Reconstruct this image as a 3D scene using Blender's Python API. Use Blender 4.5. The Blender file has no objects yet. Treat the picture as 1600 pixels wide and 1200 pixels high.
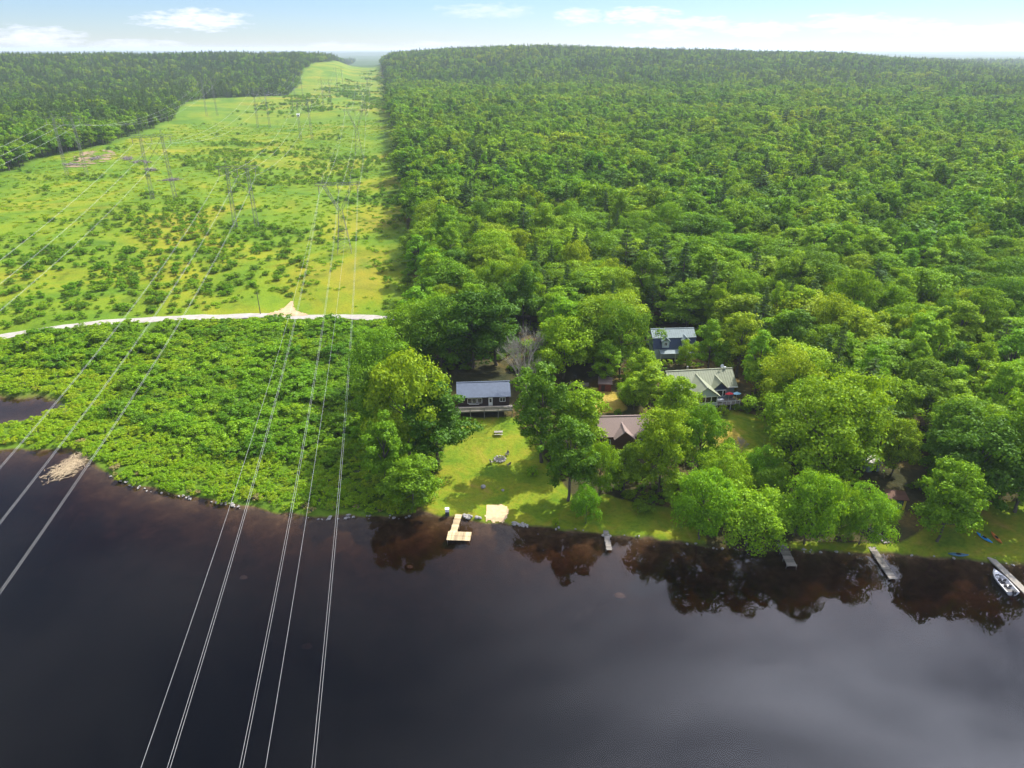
import bpy, math, random
import numpy as np
from mathutils import Vector, Matrix

# ------------------------------------------------------------------ camera, sky, sun, exposure
scn = bpy.context.scene
col = scn.collection
F, CX, CY, YH, H = 1080.0, 800.0, 600.0, 76.0, 80.0      # photo focal (px), centre, level row, height above water
PITCH = math.atan((CY - YH) / F)
cd = bpy.data.cameras.new('camera'); cam = bpy.data.objects.new('camera', cd); col.objects.link(cam)
cam.location = (0, 0, H); cam.rotation_euler = (math.pi / 2 - PITCH, 0, 0)
cd.sensor_width = 36; cd.lens = 36 * F / 1600; cd.clip_start = 1; cd.clip_end = 60000
scn.camera = cam
SUN_AZ, SUN_EL = math.radians(48), math.radians(48)       # azimuth from +Y towards +X

world = bpy.data.worlds.new('World'); scn.world = world; world.use_nodes = True
wt = world.node_tree; wt.nodes.clear()
def wn(t, **k):
    n = wt.nodes.new(t)
    for a, b in k.items(): setattr(n, a, b)
    return n
def wmath(op, a, b=None, c=None):
    n = wn('ShaderNodeMath', operation=op)
    for i, v in enumerate((a, b, c)):
        if v is None: continue
        if isinstance(v, (int, float)): n.inputs[i].default_value = v
        else: wt.links.new(v, n.inputs[i])
    return n.outputs[0]
sky = wn('ShaderNodeTexSky', sky_type='NISHITA'); sky.sun_disc = False
sky.sun_elevation = SUN_EL; sky.sun_rotation = SUN_AZ
sky.altitude = 0; sky.air_density = 1.0; sky.dust_density = 0.0; sky.ozone_density = 6.0
tc = wn('ShaderNodeTexCoord'); sep = wn('ShaderNodeSeparateXYZ'); wt.links.new(tc.outputs['Generated'], sep.inputs[0])
X_, Y_, Z_ = sep.outputs
az = wmath('ARCTAN2', X_, Y_); el = wmath('ARCSINE', Z_)
# cumulus wisps low over the horizon: ellipses in azimuth / elevation broken up by noise
cmb = wn('ShaderNodeCombineXYZ'); wt.links.new(wmath('MULTIPLY', az, 14.0), cmb.inputs[0]); wt.links.new(wmath('MULTIPLY', el, 55.0), cmb.inputs[1])
nz = wn('ShaderNodeTexNoise'); nz.inputs['Scale'].default_value = 3.2; nz.inputs['Detail'].default_value = 7; nz.inputs['Roughness'].default_value = 0.62
wt.links.new(cmb.outputs[0], nz.inputs['Vector'])
nf = wmath('SUBTRACT', nz.outputs['Fac'], 0.5)
total = None
CT, ST = math.cos(PITCH), math.sin(PITCH)
for (px, py, w, h, s) in [(305, 31, 80, 15, 1.0), (215, 70, 70, 8, .6), (60, 60, 60, 16, .8), (520, 72, 60, 6, .5), (760, 17, 80, 11, .45), (680, 68, 50, 4, .5),
                          (905, 25, 40, 13, .75), (1000, 24, 60, 14, 1.0), (1090, 36, 70, 9, .9), (1180, 46, 60, 12, .95), (1040, 54, 60, 8, .7),
                          (1330, 36, 75, 13, .9), (1420, 42, 60, 11, .9), (1560, 47, 90, 9, .8), (1750, 30, 90, 16, .9), (-160, 36, 90, 14, .9)]:
    u, v = (px - CX) / F, (CY - py) / F
    d = Vector((u, CT + v * ST, -ST + v * CT)).normalized()
    a0, e0 = math.atan2(d.x, d.y), math.asin(d.z)
    sc = 1 / 1330.0
    da = wmath('DIVIDE', wmath('SUBTRACT', az, a0), w * sc); de = wmath('DIVIDE', wmath('SUBTRACT', el, e0), h * sc)
    r2 = wmath('ADD', wmath('MULTIPLY', da, da), wmath('MULTIPLY', de, de))
    m = wmath('SUBTRACT', 1.0, r2); m = wmath('ADD', m, wmath('MULTIPLY', nf, 4.6)); m = wmath('ADD', m, .25)
    n = wn('ShaderNodeMapRange'); n.clamp = True; n.inputs[1].default_value = 0.0; n.inputs[2].default_value = 1.5; n.inputs[3].default_value = 0; n.inputs[4].default_value = s
    wt.links.new(m, n.inputs[0])
    near = wn('ShaderNodeMapRange'); near.inputs[1].default_value = 4.5; near.inputs[2].default_value = 1.2
    wt.links.new(r2, near.inputs[0])
    k = wmath('MULTIPLY', n.outputs[0], near.outputs[0])
    total = k if total is None else wmath('MAXIMUM', total, k)
# thin high cloud over the whole dome (planar mapping)
zz = wmath('MAXIMUM', Z_, 0.06)
c2 = wn('ShaderNodeCombineXYZ'); wt.links.new(wmath('DIVIDE', X_, zz), c2.inputs[0]); wt.links.new(wmath('DIVIDE', Y_, zz), c2.inputs[1])
n2 = wn('ShaderNodeTexNoise'); n2.inputs['Scale'].default_value = 1.1; n2.inputs['Detail'].default_value = 6; n2.inputs['Roughness'].default_value = .55; n2.inputs['Distortion'].default_value = .6
wt.links.new(c2.outputs[0], n2.inputs['Vector'])
hi = wn('ShaderNodeMapRange'); hi.inputs[1].default_value = .30; hi.inputs[2].default_value = .62; hi.inputs[4].default_value = .85
wt.links.new(n2.outputs['Fac'], hi.inputs[0])
up = wn('ShaderNodeMapRange'); up.inputs[1].default_value = .10; up.inputs[2].default_value = .35; wt.links.new(Z_, up.inputs[0])
total = wmath('MAXIMUM', total, wmath('MULTIPLY', hi.outputs[0], up.outputs[0]))
mixc = wn('ShaderNodeMix', data_type='RGBA'); wt.links.new(total, mixc.inputs['Factor']); 
tint = wn('ShaderNodeMix', data_type='RGBA', blend_type='MULTIPLY'); tint.inputs[0].default_value = 1; tint.inputs[7].default_value = (.92, 1.0, 1.22, 1); wt.links.new(sky.outputs[0], tint.inputs[6])
wt.links.new(tint.outputs[2], mixc.inputs[6])
# cloud is brighter towards the sun (forward scattering)
sv = wn('ShaderNodeVectorMath', operation='DOT_PRODUCT'); wt.links.new(tc.outputs['Generated'], sv.inputs[0])
sv.inputs[1].default_value = (math.cos(SUN_EL) * math.sin(SUN_AZ), math.cos(SUN_EL) * math.cos(SUN_AZ), math.sin(SUN_EL))
fs = wmath('ADD', 1.0, wmath('MULTIPLY', wmath('POWER', wmath('MAXIMUM', sv.outputs['Value'], 0.0), 13.0), 13.0))
cc = wn('ShaderNodeVectorMath', operation='SCALE'); cc.inputs[0].default_value = (9.4, 9.7, 11.4); wt.links.new(fs, cc.inputs['Scale']); wt.links.new(cc.outputs[0], mixc.inputs[7])
bg = wn('ShaderNodeBackground'); bg.inputs['Strength'].default_value = 0.080
wt.links.new(mixc.outputs[2], bg.inputs['Color'])
wo = wn('ShaderNodeOutputWorld'); wt.links.new(bg.outputs[0], wo.inputs['Surface'])

sl = bpy.data.lights.new('sun', 'SUN'); sl.energy = 4.8; sl.angle = math.radians(.53); sl.color = (1, .95, .86)
so = bpy.data.objects.new('sun', sl); col.objects.link(so)
SV = Vector((math.cos(SUN_EL) * math.sin(SUN_AZ), math.cos(SUN_EL) * math.cos(SUN_AZ), math.sin(SUN_EL)))
so.rotation_euler = (-SV).to_track_quat('-Z', 'Y').to_euler(); so.location = SV * 300
vs = scn.view_settings; vs.view_transform = 'Standard'; vs.look = 'None'; vs.exposure = 0.6; vs.gamma = 1; vs.use_curve_mapping = False
scn.render.engine = 'CYCLES'; cy = scn.cycles
cy.max_bounces = 6; cy.diffuse_bounces = 3; cy.glossy_bounces = 2; cy.transmission_bounces = 3; cy.transparent_max_bounces = 6; cy.volume_bounces = 0
cy.use_denoising = True; cy.caustics_reflective = False; cy.caustics_refractive = False; cy.sample_clamp_indirect = 4

# ------------------------------------------------------------------ helpers
rnd = random.Random(7); NR = np.random.default_rng(11)
def tag(o, label=None, cat=None, group=None, kind=None):
    if label: o['label'] = label
    if cat: o['category'] = cat
    if group: o['group'] = group
    if kind: o['kind'] = kind
    return o
def link(o, parent=None):
    col.objects.link(o)
    if parent is not None: o.parent = parent
    return o
def mesh_np(name, V, Fq, mats, smooth=False, mi=None):
    """V (n,3); Fq (m,k) faces all of one size, or a list of such arrays"""
    me = bpy.data.meshes.new(name)
    fl = Fq if isinstance(Fq, list) else [Fq]
    fl = [np.asarray(f, dtype=np.int32) for f in fl if len(f)]
    V = np.asarray(V, dtype=np.float32)
    me.vertices.add(len(V)); me.vertices.foreach_set('co', V.ravel())
    nl = sum(f.size for f in fl); npoly = sum(len(f) for f in fl)
    me.loops.add(nl); me.loops.foreach_set('vertex_index', np.concatenate([f.ravel() for f in fl]))
    tot = np.concatenate([np.full(len(f), f.shape[1], dtype=np.int32) for f in fl])
    st = np.concatenate([[0], np.cumsum(tot)[:-1]]).astype(np.int32)
    me.polygons.add(npoly); me.polygons.foreach_set('loop_start', st); me.polygons.foreach_set('loop_total', tot)
    if mi is not None: me.polygons.foreach_set('material_index', np.asarray(mi, dtype=np.int32))
    me.polygons.foreach_set('use_smooth', np.full(npoly, smooth))
    for m in (mats if isinstance(mats, (list, tuple)) else [mats]): me.materials.append(m)
    me.update(calc_edges=True)
    return me
def empty(name, loc, rz=0, label=None, cat=None, group=None):
    o = bpy.data.objects.new(name, None); o.empty_display_size = .3; col.objects.link(o)
    o.location = loc; o.rotation_euler = (0, 0, rz); return tag(o, label, cat, group)
class MB:
    """collects simple solids and builds ONE mesh object"""
    def __init__(s): s.v = []; s.f = []
    def add(s, vs, fs):
        n = len(s.v); s.v += [tuple(v) for v in vs]; s.f += [tuple(i + n for i in f) for f in fs]; return s
    def box(s, c, d, rz=0, rx=0, ry=0):
        m = Matrix.Translation(c) @ Matrix.Rotation(rz, 4, 'Z') @ Matrix.Rotation(rx, 4, 'X') @ Matrix.Rotation(ry, 4, 'Y')
        vs = [m @ Vector((x * d[0] / 2, y * d[1] / 2, z * d[2] / 2)) for x in (-1, 1) for y in (-1, 1) for z in (-1, 1)]
        return s.add(vs, [(0, 1, 3, 2), (4, 6, 7, 5), (0, 4, 5, 1), (2, 3, 7, 6), (0, 2, 6, 4), (1, 5, 7, 3)])
    def bar(s, p, q, w, h=None):
        p, q = Vector(p), Vector(q); d = (q - p)
        if d.length < 1e-6: return s
        d.normalize(); a = d.orthogonal().normalized() if abs(d.z) > .99 else d.cross(Vector((0, 0, 1))).normalized(); b = d.cross(a)
        a = a * w / 2; b = b * (h or w) / 2
        vs = [p - a - b, p + a - b, p + a + b, p - a + b, q - a - b, q + a - b, q + a + b, q - a + b]
        return s.add(vs, [(0, 3, 2, 1), (4, 5, 6, 7), (0, 1, 5, 4), (1, 2, 6, 5), (2, 3, 7, 6), (3, 0, 4, 7)])
    def tube(s, pts, rad, n=6):
        pts = [Vector(p) for p in pts]; base = len(s.v); up = Vector((.31, .17, .93))
        for i, p in enumerate(pts):
            d = (pts[min(i + 1, len(pts) - 1)] - pts[max(i - 1, 0)]).normalized()
            a = d.cross(up if abs(d.dot(up)) < .97 else Vector((1, 0, 0))).normalized(); b = d.cross(a)
            for k in range(n):
                t = 2 * math.pi * k / n; s.v.append(tuple(p + (a * math.cos(t) + b * math.sin(t)) * rad[i]))
        for i in range(len(pts) - 1):
            for k in range(n):
                s.f.append((base + i * n + k, base + i * n + (k + 1) % n, base + (i + 1) * n + (k + 1) % n, base + (i + 1) * n + k))
        s.f.append(tuple(base + k for k in range(n - 1, -1, -1))); s.f.append(tuple(base + (len(pts) - 1) * n + k for k in range(n)))
        return s
    def prism(s, poly, y0, y1):
        """polygon in XZ extruded along Y"""
        n = len(poly); vs = [(x, y0, z) for x, z in poly] + [(x, y1, z) for x, z in poly]
        return s.add(vs, [tuple(range(n)), tuple(range(2 * n - 1, n - 1, -1))] + [(i, i + n, (i + 1) % n + n, (i + 1) % n) for i in range(n)])
    def slab(s, quad, th):
        a, b, c, d = [Vector(p) for p in quad]; n = (b - a).cross(d - a).normalized() * th
        vs = [a, b, c, d, a - n, b - n, c - n, d - n]
        return s.add(vs, [(0, 1, 2, 3), (7, 6, 5, 4), (0, 4, 5, 1), (1, 5, 6, 2), (2, 6, 7, 3), (3, 7, 4, 0)])
    def mesh(s, name, mat, smooth=False):
        me = bpy.data.meshes.new(name); me.from_pydata(s.v, [], s.f); me.materials.append(mat)
        if smooth: me.polygons.foreach_set('use_smooth', [True] * len(me.polygons))
        me.update(); return me
    def build(s, name, mat, parent=None, loc=None, smooth=False, rz=0):
        o = bpy.data.objects.new(name, s.mesh(name, mat, smooth))
        if loc is not None: o.location = loc
        o.rotation_euler = (0, 0, rz)
        return link(o, parent)

# ------------------------------------------------------------------ camera maths and terrain
AC = math.radians(-9.9); DC = (math.sin(AC), math.cos(AC))             # corridor direction
def ct2w(X, t): return (X * DC[1] + t * DC[0], -X * DC[0] + t * DC[1])
def w2ct(x, y): return x * DC[1] - y * DC[0], x * DC[0] + y * DC[1]
def ray(px, py):
    u, v = (px - CX) / F, (CY - py) / F
    return np.array((u, CT + v * ST, -ST + v * CT))
def flat(px, py, z=0.0):
    d = ray(px, py); k = (z - H) / d[2]; return d[0] * k, d[1] * k
def proj(x, y, z):
    dz = np.asarray(z) - H; dep = np.asarray(y) * CT - dz * ST; v = np.asarray(y) * ST + dz * CT
    dep = np.maximum(dep, 1e-3)
    return CX + F * np.asarray(x) / dep, CY - F * v / dep, dep
SHORE_PX = [(-900, 700), (-400, 704), (0, 703), (60, 703), (112, 701), (135, 716), (150, 730), (185, 750), (240, 766), (300, 778), (350, 785), (420, 799), (500, 808),
            (545, 806), (600, 808), (650, 803), (668, 803), (690, 806), (740, 812), (756, 817), (800, 819), (850, 825), (900, 828), (950, 836), (1010, 841), (1060, 846), (1120, 857),
            (1200, 859), (1300, 863), (1400, 868), (1480, 873), (1540, 880), (1600, 883), (1750, 890), (2300, 900), (3600, 900)]
SH = np.array([flat(*p) for p in SHORE_PX])
SH = np.vstack([[(-3000, SH[0, 1])], SH, [(3000, SH[-1, 1])]])
PD = np.array([flat(*p) for p in [(-500, 612), (-60, 616), (0, 618), (55, 619), (92, 622), (108, 632), (100, 641), (62, 655), (25, 662), (0, 665), (-80, 672), (-500, 668)]])
def segdist(x, y, P, closed=False):
    best = np.full(x.shape, 1e18); n = len(P)
    for i in range(n if closed else n - 1):
        a, b = P[i], P[(i + 1) % n]; dx, dy = b - a; L = dx * dx + dy * dy
        t = np.clip(((x - a[0]) * dx + (y - a[1]) * dy) / L, 0, 1)
        best = np.minimum(best, (x - a[0] - t * dx) ** 2 + (y - a[1] - t * dy) ** 2)
    return np.sqrt(best)
def inpoly(x, y, P):
    ins = np.zeros(np.shape(x), bool); n = len(P); j = n - 1
    for i in range(n):
        xi, yi = P[i]; xj, yj = P[j]
        if yi != yj: ins ^= ((yi > y) != (yj > y)) & (x < (xj - xi) * (y - yi) / (yj - yi) + xi)
        j = i
    return ins
def sst(a, b, v):
    t = np.clip((np.asarray(v) - a) / (b - a), 0, 1); return t * t * (3 - 2 * t)
_wv = [(rnd.uniform(0, 6.28), rnd.uniform(0, 6.28), rnd.uniform(.7, 1.5)) for _ in range(10)]
def wob(x, y, L):
    s = 0
    for a, p, k in _wv: s = s + np.sin((x * math.cos(a) + y * math.sin(a)) * k * 6.28 / L + p)
    return s / 3.2
def shore_d(x, y):
    sdl = np.interp(x, SH[:, 0], SH[:, 1])                             # shore is a function of x
    d = segdist(x, y, SH) * np.where(y > sdl, 1, -1) + .45 * wob(x, y, 7) + .25 * wob(y, x, 2.3)
    dp = segdist(x, y, PD, True) * np.where(inpoly(x, y, PD), -1, 1) + .4 * wob(x, y, 6)
    d = np.minimum(d, dp)
    return np.maximum(d, -(y + 260))                                   # far bank behind the camera
RPX = np.array([-900, 0, 200, 470, 522, 545, 578, 596, 612, 700, 800, 1000, 1300, 1450, 1600, 1900, 2600])
RHT = np.array([40, 50, 51, 52, 44, 31, 28, 34, 48, 56, 62, 58, 46, 33, 16, 10, 10])
def zf(x, y):
    x = np.asarray(x, float); y = np.asarray(y, float)
    sd = shore_d(x, y); X, t = w2ct(x, y); r = np.hypot(x, y)
    yard = sst(-6, 14, X)
    water = -.12 - .10 * np.clip(-sd, 0, 10) - .075 * np.clip(-sd - 10, 0, 60)
    land = .12 + .38 * sst(0, 1.3, sd) + yard * 3.2 * sst(5, 48, sd) + (1 - yard) * (.6 * sst(10, 60, sd) + 1.0 * sst(70, 110, sd))
    z = np.where(sd > 0, land, np.where(sd > -.4, .12 + sd * .6, water))
    far = np.interp(r, [0, 190, 400, 800, 1200, 1e6], [0, 0, 5.5, 10, 13, 13])
    az_ = np.arctan2(x, np.maximum(y, 1e-6)); px = CX + F * np.tan(np.clip(az_, -1.3, 1.3)) / CT
    rh = np.interp(px, RPX, RHT)
    far = far + (rh - 13) * sst(1180, 1900, r) - (rh - 14) * sst(2100, 3600, r) + 8 * sst(6000, 14000, r)
    far = far + wob(x, y, 260) * 1.6 * sst(350, 700, r) + wob(y, x, 900) * 2.5 * sst(900, 1600, r) + wob(x, y, 3800) * 9 * sst(4000, 8000, r)
    far = far + .35 * wob(x, y, 34) * sst(20, 60, sd) * (1 - yard * (1 - sst(200, 260, r)))
    front = (y > 0) | (r < 300)
    return z + np.where(sd > 0, np.where(front, far, np.minimum(far, 20)), 0)
def G(px, py):
    """pixel -> ground point"""
    d = ray(px, py); ks = np.linspace(60, 2500, 4000) / np.linalg.norm(d[:2]); P = d[None, :] * ks[:, None] + (0, 0, H)
    i = int(np.argmax(P[:, 2] < zf(P[:, 0], P[:, 1]))); a, b = ks[max(i - 1, 0)], ks[i]
    kk = np.linspace(a, b, 60); P = d[None, :] * kk[:, None] + (0, 0, H); i = int(np.argmax(P[:, 2] < zf(P[:, 0], P[:, 1])))
    p = P[i]; return float(p[0]), float(p[1]), float(zf(p[0], p[1]))
def Z(x, y): return float(zf(x, y))

# ------------------------------------------------------------------ materials
def mat(name):
    m = bpy.data.materials.new(name); m.use_nodes = True; nt = m.node_tree; nt.nodes.clear()
    out = nt.nodes.new('ShaderNodeOutputMaterial'); return m, nt, out
def N(nt, t, **k):
    n = nt.nodes.new(t)
    for a, b in k.items():
        if a.startswith('i_'): n.inputs[a[2:].replace('_', ' ')].default_value = b
        else: setattr(n, a, b)
    return n
def ramp(nt, fac, stops):
    r = nt.nodes.new('ShaderNodeValToRGB'); e = r.color_ramp.elements
    while len(e) < len(stops): e.new(.5)
    for k, (p, c) in zip(e, stops): k.position = p; k.color = (*c, 1) if len(c) == 3 else c
    nt.links.new(fac, r.inputs[0]); return r.outputs[0]
def mixrgb(nt, fac, a, b, mode='MIX'):
    n = nt.nodes.new('ShaderNodeMix'); n.data_type = 'RGBA'; n.blend_type = mode
    for s, v in ((n.inputs[0], fac), (n.inputs[6], a), (n.inputs[7], b)):
        if isinstance(v, (int, float)): s.default_value = v
        elif isinstance(v, (tuple, list)): s.default_value = (*v, 1) if len(v) == 3 else v
        else: nt.links.new(v, s)
    return n.outputs[2]
def noise(nt, scale, detail=4, rough=.55, vec=None, dist=0):
    n = N(nt, 'ShaderNodeTexNoise', i_Scale=scale, i_Detail=detail, i_Roughness=rough, i_Distortion=dist)
    if vec is not None: nt.links.new(vec, n.inputs['Vector'])
    return n.outputs['Fac']
def plain(name, c, rough=.6, metal=0, var=.25, scale=3, bump=0, stretch=None, spec=.4):
    m, nt, out = mat(name); p = N(nt, 'ShaderNodeBsdfPrincipled', i_Roughness=rough, i_Metallic=metal); p.inputs['Specular IOR Level'].default_value = spec
    t = N(nt, 'ShaderNodeTexCoord'); v = t.outputs['Object']
    if stretch:
        mp = N(nt, 'ShaderNodeMapping'); mp.inputs['Scale'].default_value = stretch; nt.links.new(v, mp.inputs[0]); v = mp.outputs[0]
    f = noise(nt, scale, 5, .6, v)
    nt.links.new(ramp(nt, f, [(.25, tuple(k * (1 - var) for k in c)), (.75, tuple(min(1, k * (1 + var)) for k in c))]), p.inputs['Base Color'])
    if bump:
        b = N(nt, 'ShaderNodeBump', i_Strength=.6, i_Distance=bump); nt.links.new(f, b.inputs['Height']); nt.links.new(b.outputs[0], p.inputs['Normal'])
    nt.links.new(p.outputs[0], out.inputs[0]); return m
def boards(name, c, rough=.85):
    m, nt, out = mat(name); p = N(nt, 'ShaderNodeBsdfPrincipled', i_Roughness=rough); p.inputs['Specular IOR Level'].default_value = .2
    ge = N(nt, 'ShaderNodeNewGeometry'); k = ramp(nt, ge.outputs['Random Per Island'], [(0, tuple(v * .6 for v in c)), (.5, c), (1, tuple(min(1, v * 1.25) for v in c))])
    k = mixrgb(nt, .7, k, ramp(nt, noise(nt, .8, 5, .65, ge.outputs['Position']), [(.3, (.55, .58, .6)), (.6, (1.05, 1.05, 1.05))]), 'MULTIPLY'); nt.links.new(k, p.inputs['Base Color']); nt.links.new(p.outputs[0], out.inputs[0]); return m
def leafmat(name, cols, trans=.42, zone=None):
    """leaf clusters: colour differs from tree to tree and leaf to leaf; light shines through"""
    m, nt, out = mat(name)
    oi = N(nt, 'ShaderNodeObjectInfo'); ge = N(nt, 'ShaderNodeNewGeometry')
    n = len(cols); c = ramp(nt, oi.outputs['Random'], [(i / (n - 1), k) for i, k in enumerate(cols)])
    vz = noise(nt, .006, 3, .5, ge.outputs['Position'])
    c = mixrgb(nt, .8, c, ramp(nt, vz, [(.32, (.66, .82, .80)), (.5, (1, 1, 1)), (.68, (1.28, 1.10, .9))]), 'MULTIPLY')
    c = mixrgb(nt, .9, c, ramp(nt, ge.outputs['Random Per Island'], [(0, (.50, .58, .5)), (.55, (.95, .95, .95)), (1, (1.4, 1.25, 1.3))]), 'MULTIPLY')
    d = N(nt, 'ShaderNodeBsdfDiffuse'); t = N(nt, 'ShaderNodeBsdfTranslucent'); g = N(nt, 'ShaderNodeBsdfGlossy', i_Roughness=.45)
    nt.links.new(c, d.inputs[0]); nt.links.new(mixrgb(nt, 1, c, (1.35, 1.2, .40), 'MULTIPLY'), t.inputs[0]); g.inputs[0].default_value = (.8, .9, .8, 1)
    mx = N(nt, 'ShaderNodeMixShader'); mx.inputs[0].default_value = trans; nt.links.new(d.outputs[0], mx.inputs[1]); nt.links.new(t.outputs[0], mx.inputs[2])
    m2 = N(nt, 'ShaderNodeMixShader'); m2.inputs[0].default_value = .012; nt.links.new(mx.outputs[0], m2.inputs[1]); nt.links.new(g.outputs[0], m2.inputs[2])
    nt.links.new(m2.outputs[0], out.inputs[0]); return m
M = {}
M['leaf'] = leafmat('leaf_broad', [(.07, .17, .008), (.17, .34, .008), (.25, .42, .008), (.10, .23, .010), (.30, .43, .010), (.145, .31, .008)], .34)
M['leaf_light'] = leafmat('leaf_light', [(.17, .38, .010), (.23, .43, .012), (.27, .44, .016)], .38)
M['needle'] = leafmat('needle', [(.08, .17, .04), (.12, .22, .04), (.10, .19, .03)], .3)
M['leaf_shrub'] = leafmat('leaf_shrub', [(.17, .36, .010), (.24, .44, .010), (.12, .28, .010), (.30, .46, .014), (.21, .41, .010)], .42)
M['sedge'] = leafmat('sedge', [(.25, .45, .010), (.32, .50, .012), (.38, .50, .018)], .55)
M['sedge_dry'] = leafmat('sedge_dry', [(.34, .30, .09), (.40, .33, .14), (.28, .30, .06)], .4)
M['leaf_dark'] = leafmat('leaf_dark', [(.12, .25, .015), (.17, .31, .015), (.21, .34, .02)], .42)
M['bark'] = plain('bark', (.11, .09, .07), .9, 0, .4, 6, .03, (1, 1, .2))
M['bark_grey'] = plain('bark_grey', (.33, .30, .25), .9, 0, .3, 6, .02, (1, 1, .2))

def zone_attr(me, name, vals):
    g = np.asarray(vals, float)[:na * nr_].reshape(nr_, na)
    for _ in range(2): g = (np.roll(g, 1, 1) + 2 * g + np.roll(g, -1, 1)) / 4; g[1:-1] = (g[:-2] + 2 * g[1:-1] + g[2:]) / 4
    vals = np.concatenate([g.ravel(), [vals[-1]]])
    a = me.attributes.new(name, 'FLOAT', 'POINT'); a.data.foreach_set('value', np.asarray(vals, np.float32))
def ground_mat():
    m, nt, out = mat('ground'); p = N(nt, 'ShaderNodeBsdfPrincipled', i_Roughness=.95); p.inputs['Specular IOR Level'].default_value = .1
    ge = N(nt, 'ShaderNodeNewGeometry'); P = ge.outputs['Position']
    def at(n): return N(nt, 'ShaderNodeAttribute', attribute_name=n).outputs['Fac']
    big, mid, fine = noise(nt, .012, 5, .6, P, 1.2), noise(nt, .09, 5, .6, P, .5), noise(nt, 1.3, 5, .7, P)
    meadow = ramp(nt, big, [(.28, (.07, .15, .010)), (.42, (.10, .185, .010)), (.52, (.15, .215, .010)), (.60, (.21, .225, .012)), (.68, (.23, .215, .018)), (.8, (.10, .165, .012))])
    meadow = mixrgb(nt, .85, meadow, ramp(nt, mid, [(.28, (.42, .50, .6)), (.42, (.8, .85, .9)), (.55, (1, 1, 1)), (.68, (1.1, 1.0, .95)), (.8, (.95, .75, .8))]), 'MULTIPLY')
    lawn = ramp(nt, noise(nt, .16, 6, .65, P, .8), [(.3, (.085, .165, .010)), (.46, (.15, .215, .012)), (.58, (.21, .225, .016)), (.68, (.27, .23, .035)), (.78, (.30, .21, .08))])
    wet = ramp(nt, mid, [(.3, (.06, .12, .012)), (.6, (.11, .19, .012)), (.8, (.15, .19, .03))])
    litter = ramp(nt, mid, [(.3, (.03, .035, .014)), (.5, (.06, .055, .02)), (.64, (.14, .10, .03)), (.8, (.05, .08, .018))])
    bed = ramp(nt, noise(nt, .35, 6, .65, P, .4), [(.3, (.05, .034, .018)), (.55, (.10, .066, .034)), (.75, (.17, .115, .06))])
    far = ramp(nt, mid, [(.3, (.03, .07, .02)), (.7, (.07, .12, .03))])
    dry = ramp(nt, mid, [(.3, (.30, .24, .03)), (.55, (.38, .28, .06)), (.75, (.40, .27, .10))])  # dry yard grass; also colours in the sunlit part of the small lawn
    c = meadow
    for a, cc in (('wet', wet), ('litter', litter), ('lawn', lawn), ('far', far), ('dry', dry), ('bed', bed)):
        f = at(a); f2 = N(nt, 'ShaderNodeMath', operation='ADD'); nt.links.new(f, f2.inputs[0])
        mm = N(nt, 'ShaderNodeMath', operation='MULTIPLY_ADD'); nt.links.new(mid, mm.inputs[0]); mm.inputs[1].default_value = .5; mm.inputs[2].default_value = -.25; nt.links.new(mm.outputs[0], f2.inputs[1])
        mr = N(nt, 'ShaderNodeMapRange'); mr.inputs[1].default_value = .38; mr.inputs[2].default_value = .62; nt.links.new(f2.outputs[0], mr.inputs[0])
        c = mixrgb(nt, mr.outputs[0], c, cc)
    c = mixrgb(nt, .8, c, ramp(nt, fine, [(.25, (.62, .64, .6)), (.5, (1, 1, 1)), (.8, (1.3, 1.25, 1.2))]), 'MULTIPLY')
    nt.links.new(c, p.inputs['Base Color'])
    b = N(nt, 'ShaderNodeBump', i_Strength=.7, i_Distance=.25); nt.links.new(fine, b.inputs['Height']); nt.links.new(b.outputs[0], p.inputs['Normal'])
    nt.links.new(p.outputs[0], out.inputs[0]); return m
M['ground'] = ground_mat()
def water_mat():
    m, nt, out = mat('water'); ge = N(nt, 'ShaderNodeNewGeometry')
    mp = N(nt, 'ShaderNodeMapping'); mp.inputs['Scale'].default_value = (.5, 1.6, 1); nt.links.new(ge.outputs['Position'], mp.inputs[0])
    b = N(nt, 'ShaderNodeBump', i_Strength=.05, i_Distance=.02); nt.links.new(noise(nt, .9, 3, .5, mp.outputs[0]), b.inputs['Height'])
    fr = N(nt, 'ShaderNodeFresnel', i_IOR=1.333); gl = N(nt, 'ShaderNodeBsdfGlossy', i_Roughness=.012); tr = N(nt, 'ShaderNodeBsdfTransparent')
    nt.links.new(b.outputs[0], fr.inputs['Normal']); nt.links.new(b.outputs[0], gl.inputs['Normal'])
    mx = N(nt, 'ShaderNodeMixShader'); nt.links.new(fr.outputs[0], mx.inputs[0]); nt.links.new(tr.outputs[0], mx.inputs[1]); nt.links.new(gl.outputs[0], mx.inputs[2])
    va = N(nt, 'ShaderNodeVolumeAbsorption', i_Density=1.3); va.inputs['Color'].default_value = (.46, .29, .17, 1)
    nt.links.new(mx.outputs[0], out.inputs['Surface']); nt.links.new(va.outputs[0], out.inputs['Volume']); return m
M['water'] = water_mat()
M['gravel'] = plain('gravel', (.35, .32, .27), .95, 0, .25, .6, .02)
M['dirt'] = plain('dirt', (.45, .31, .17), .95, 0, .3, .5, .02)
M['felled'] = plain('felled_ground', (.24, .17, .09), .95, 0, .4, .3, .02)
M['sand'] = plain('sand', (.60, .42, .23), .95, 0, .25, 1.5, .03)
M['rock'] = plain('rock', (.30, .28, .25), .9, 0, .4, 2, .05)
M['steel'] = plain('galvanised_steel', (.24, .23, .21), .6, .4, .2, 2)
M['alu'] = plain('conductor', (.52, .52, .50), .45, .2, .1, 1)
M['insul'] = plain('insulator', (.30, .26, .22), .3)
M['pine_deck'] = boards('new_deck_wood', (.58, .44, .25))
M['grey_deck'] = boards('weathered_wood', (.28, .25, .21))
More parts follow.
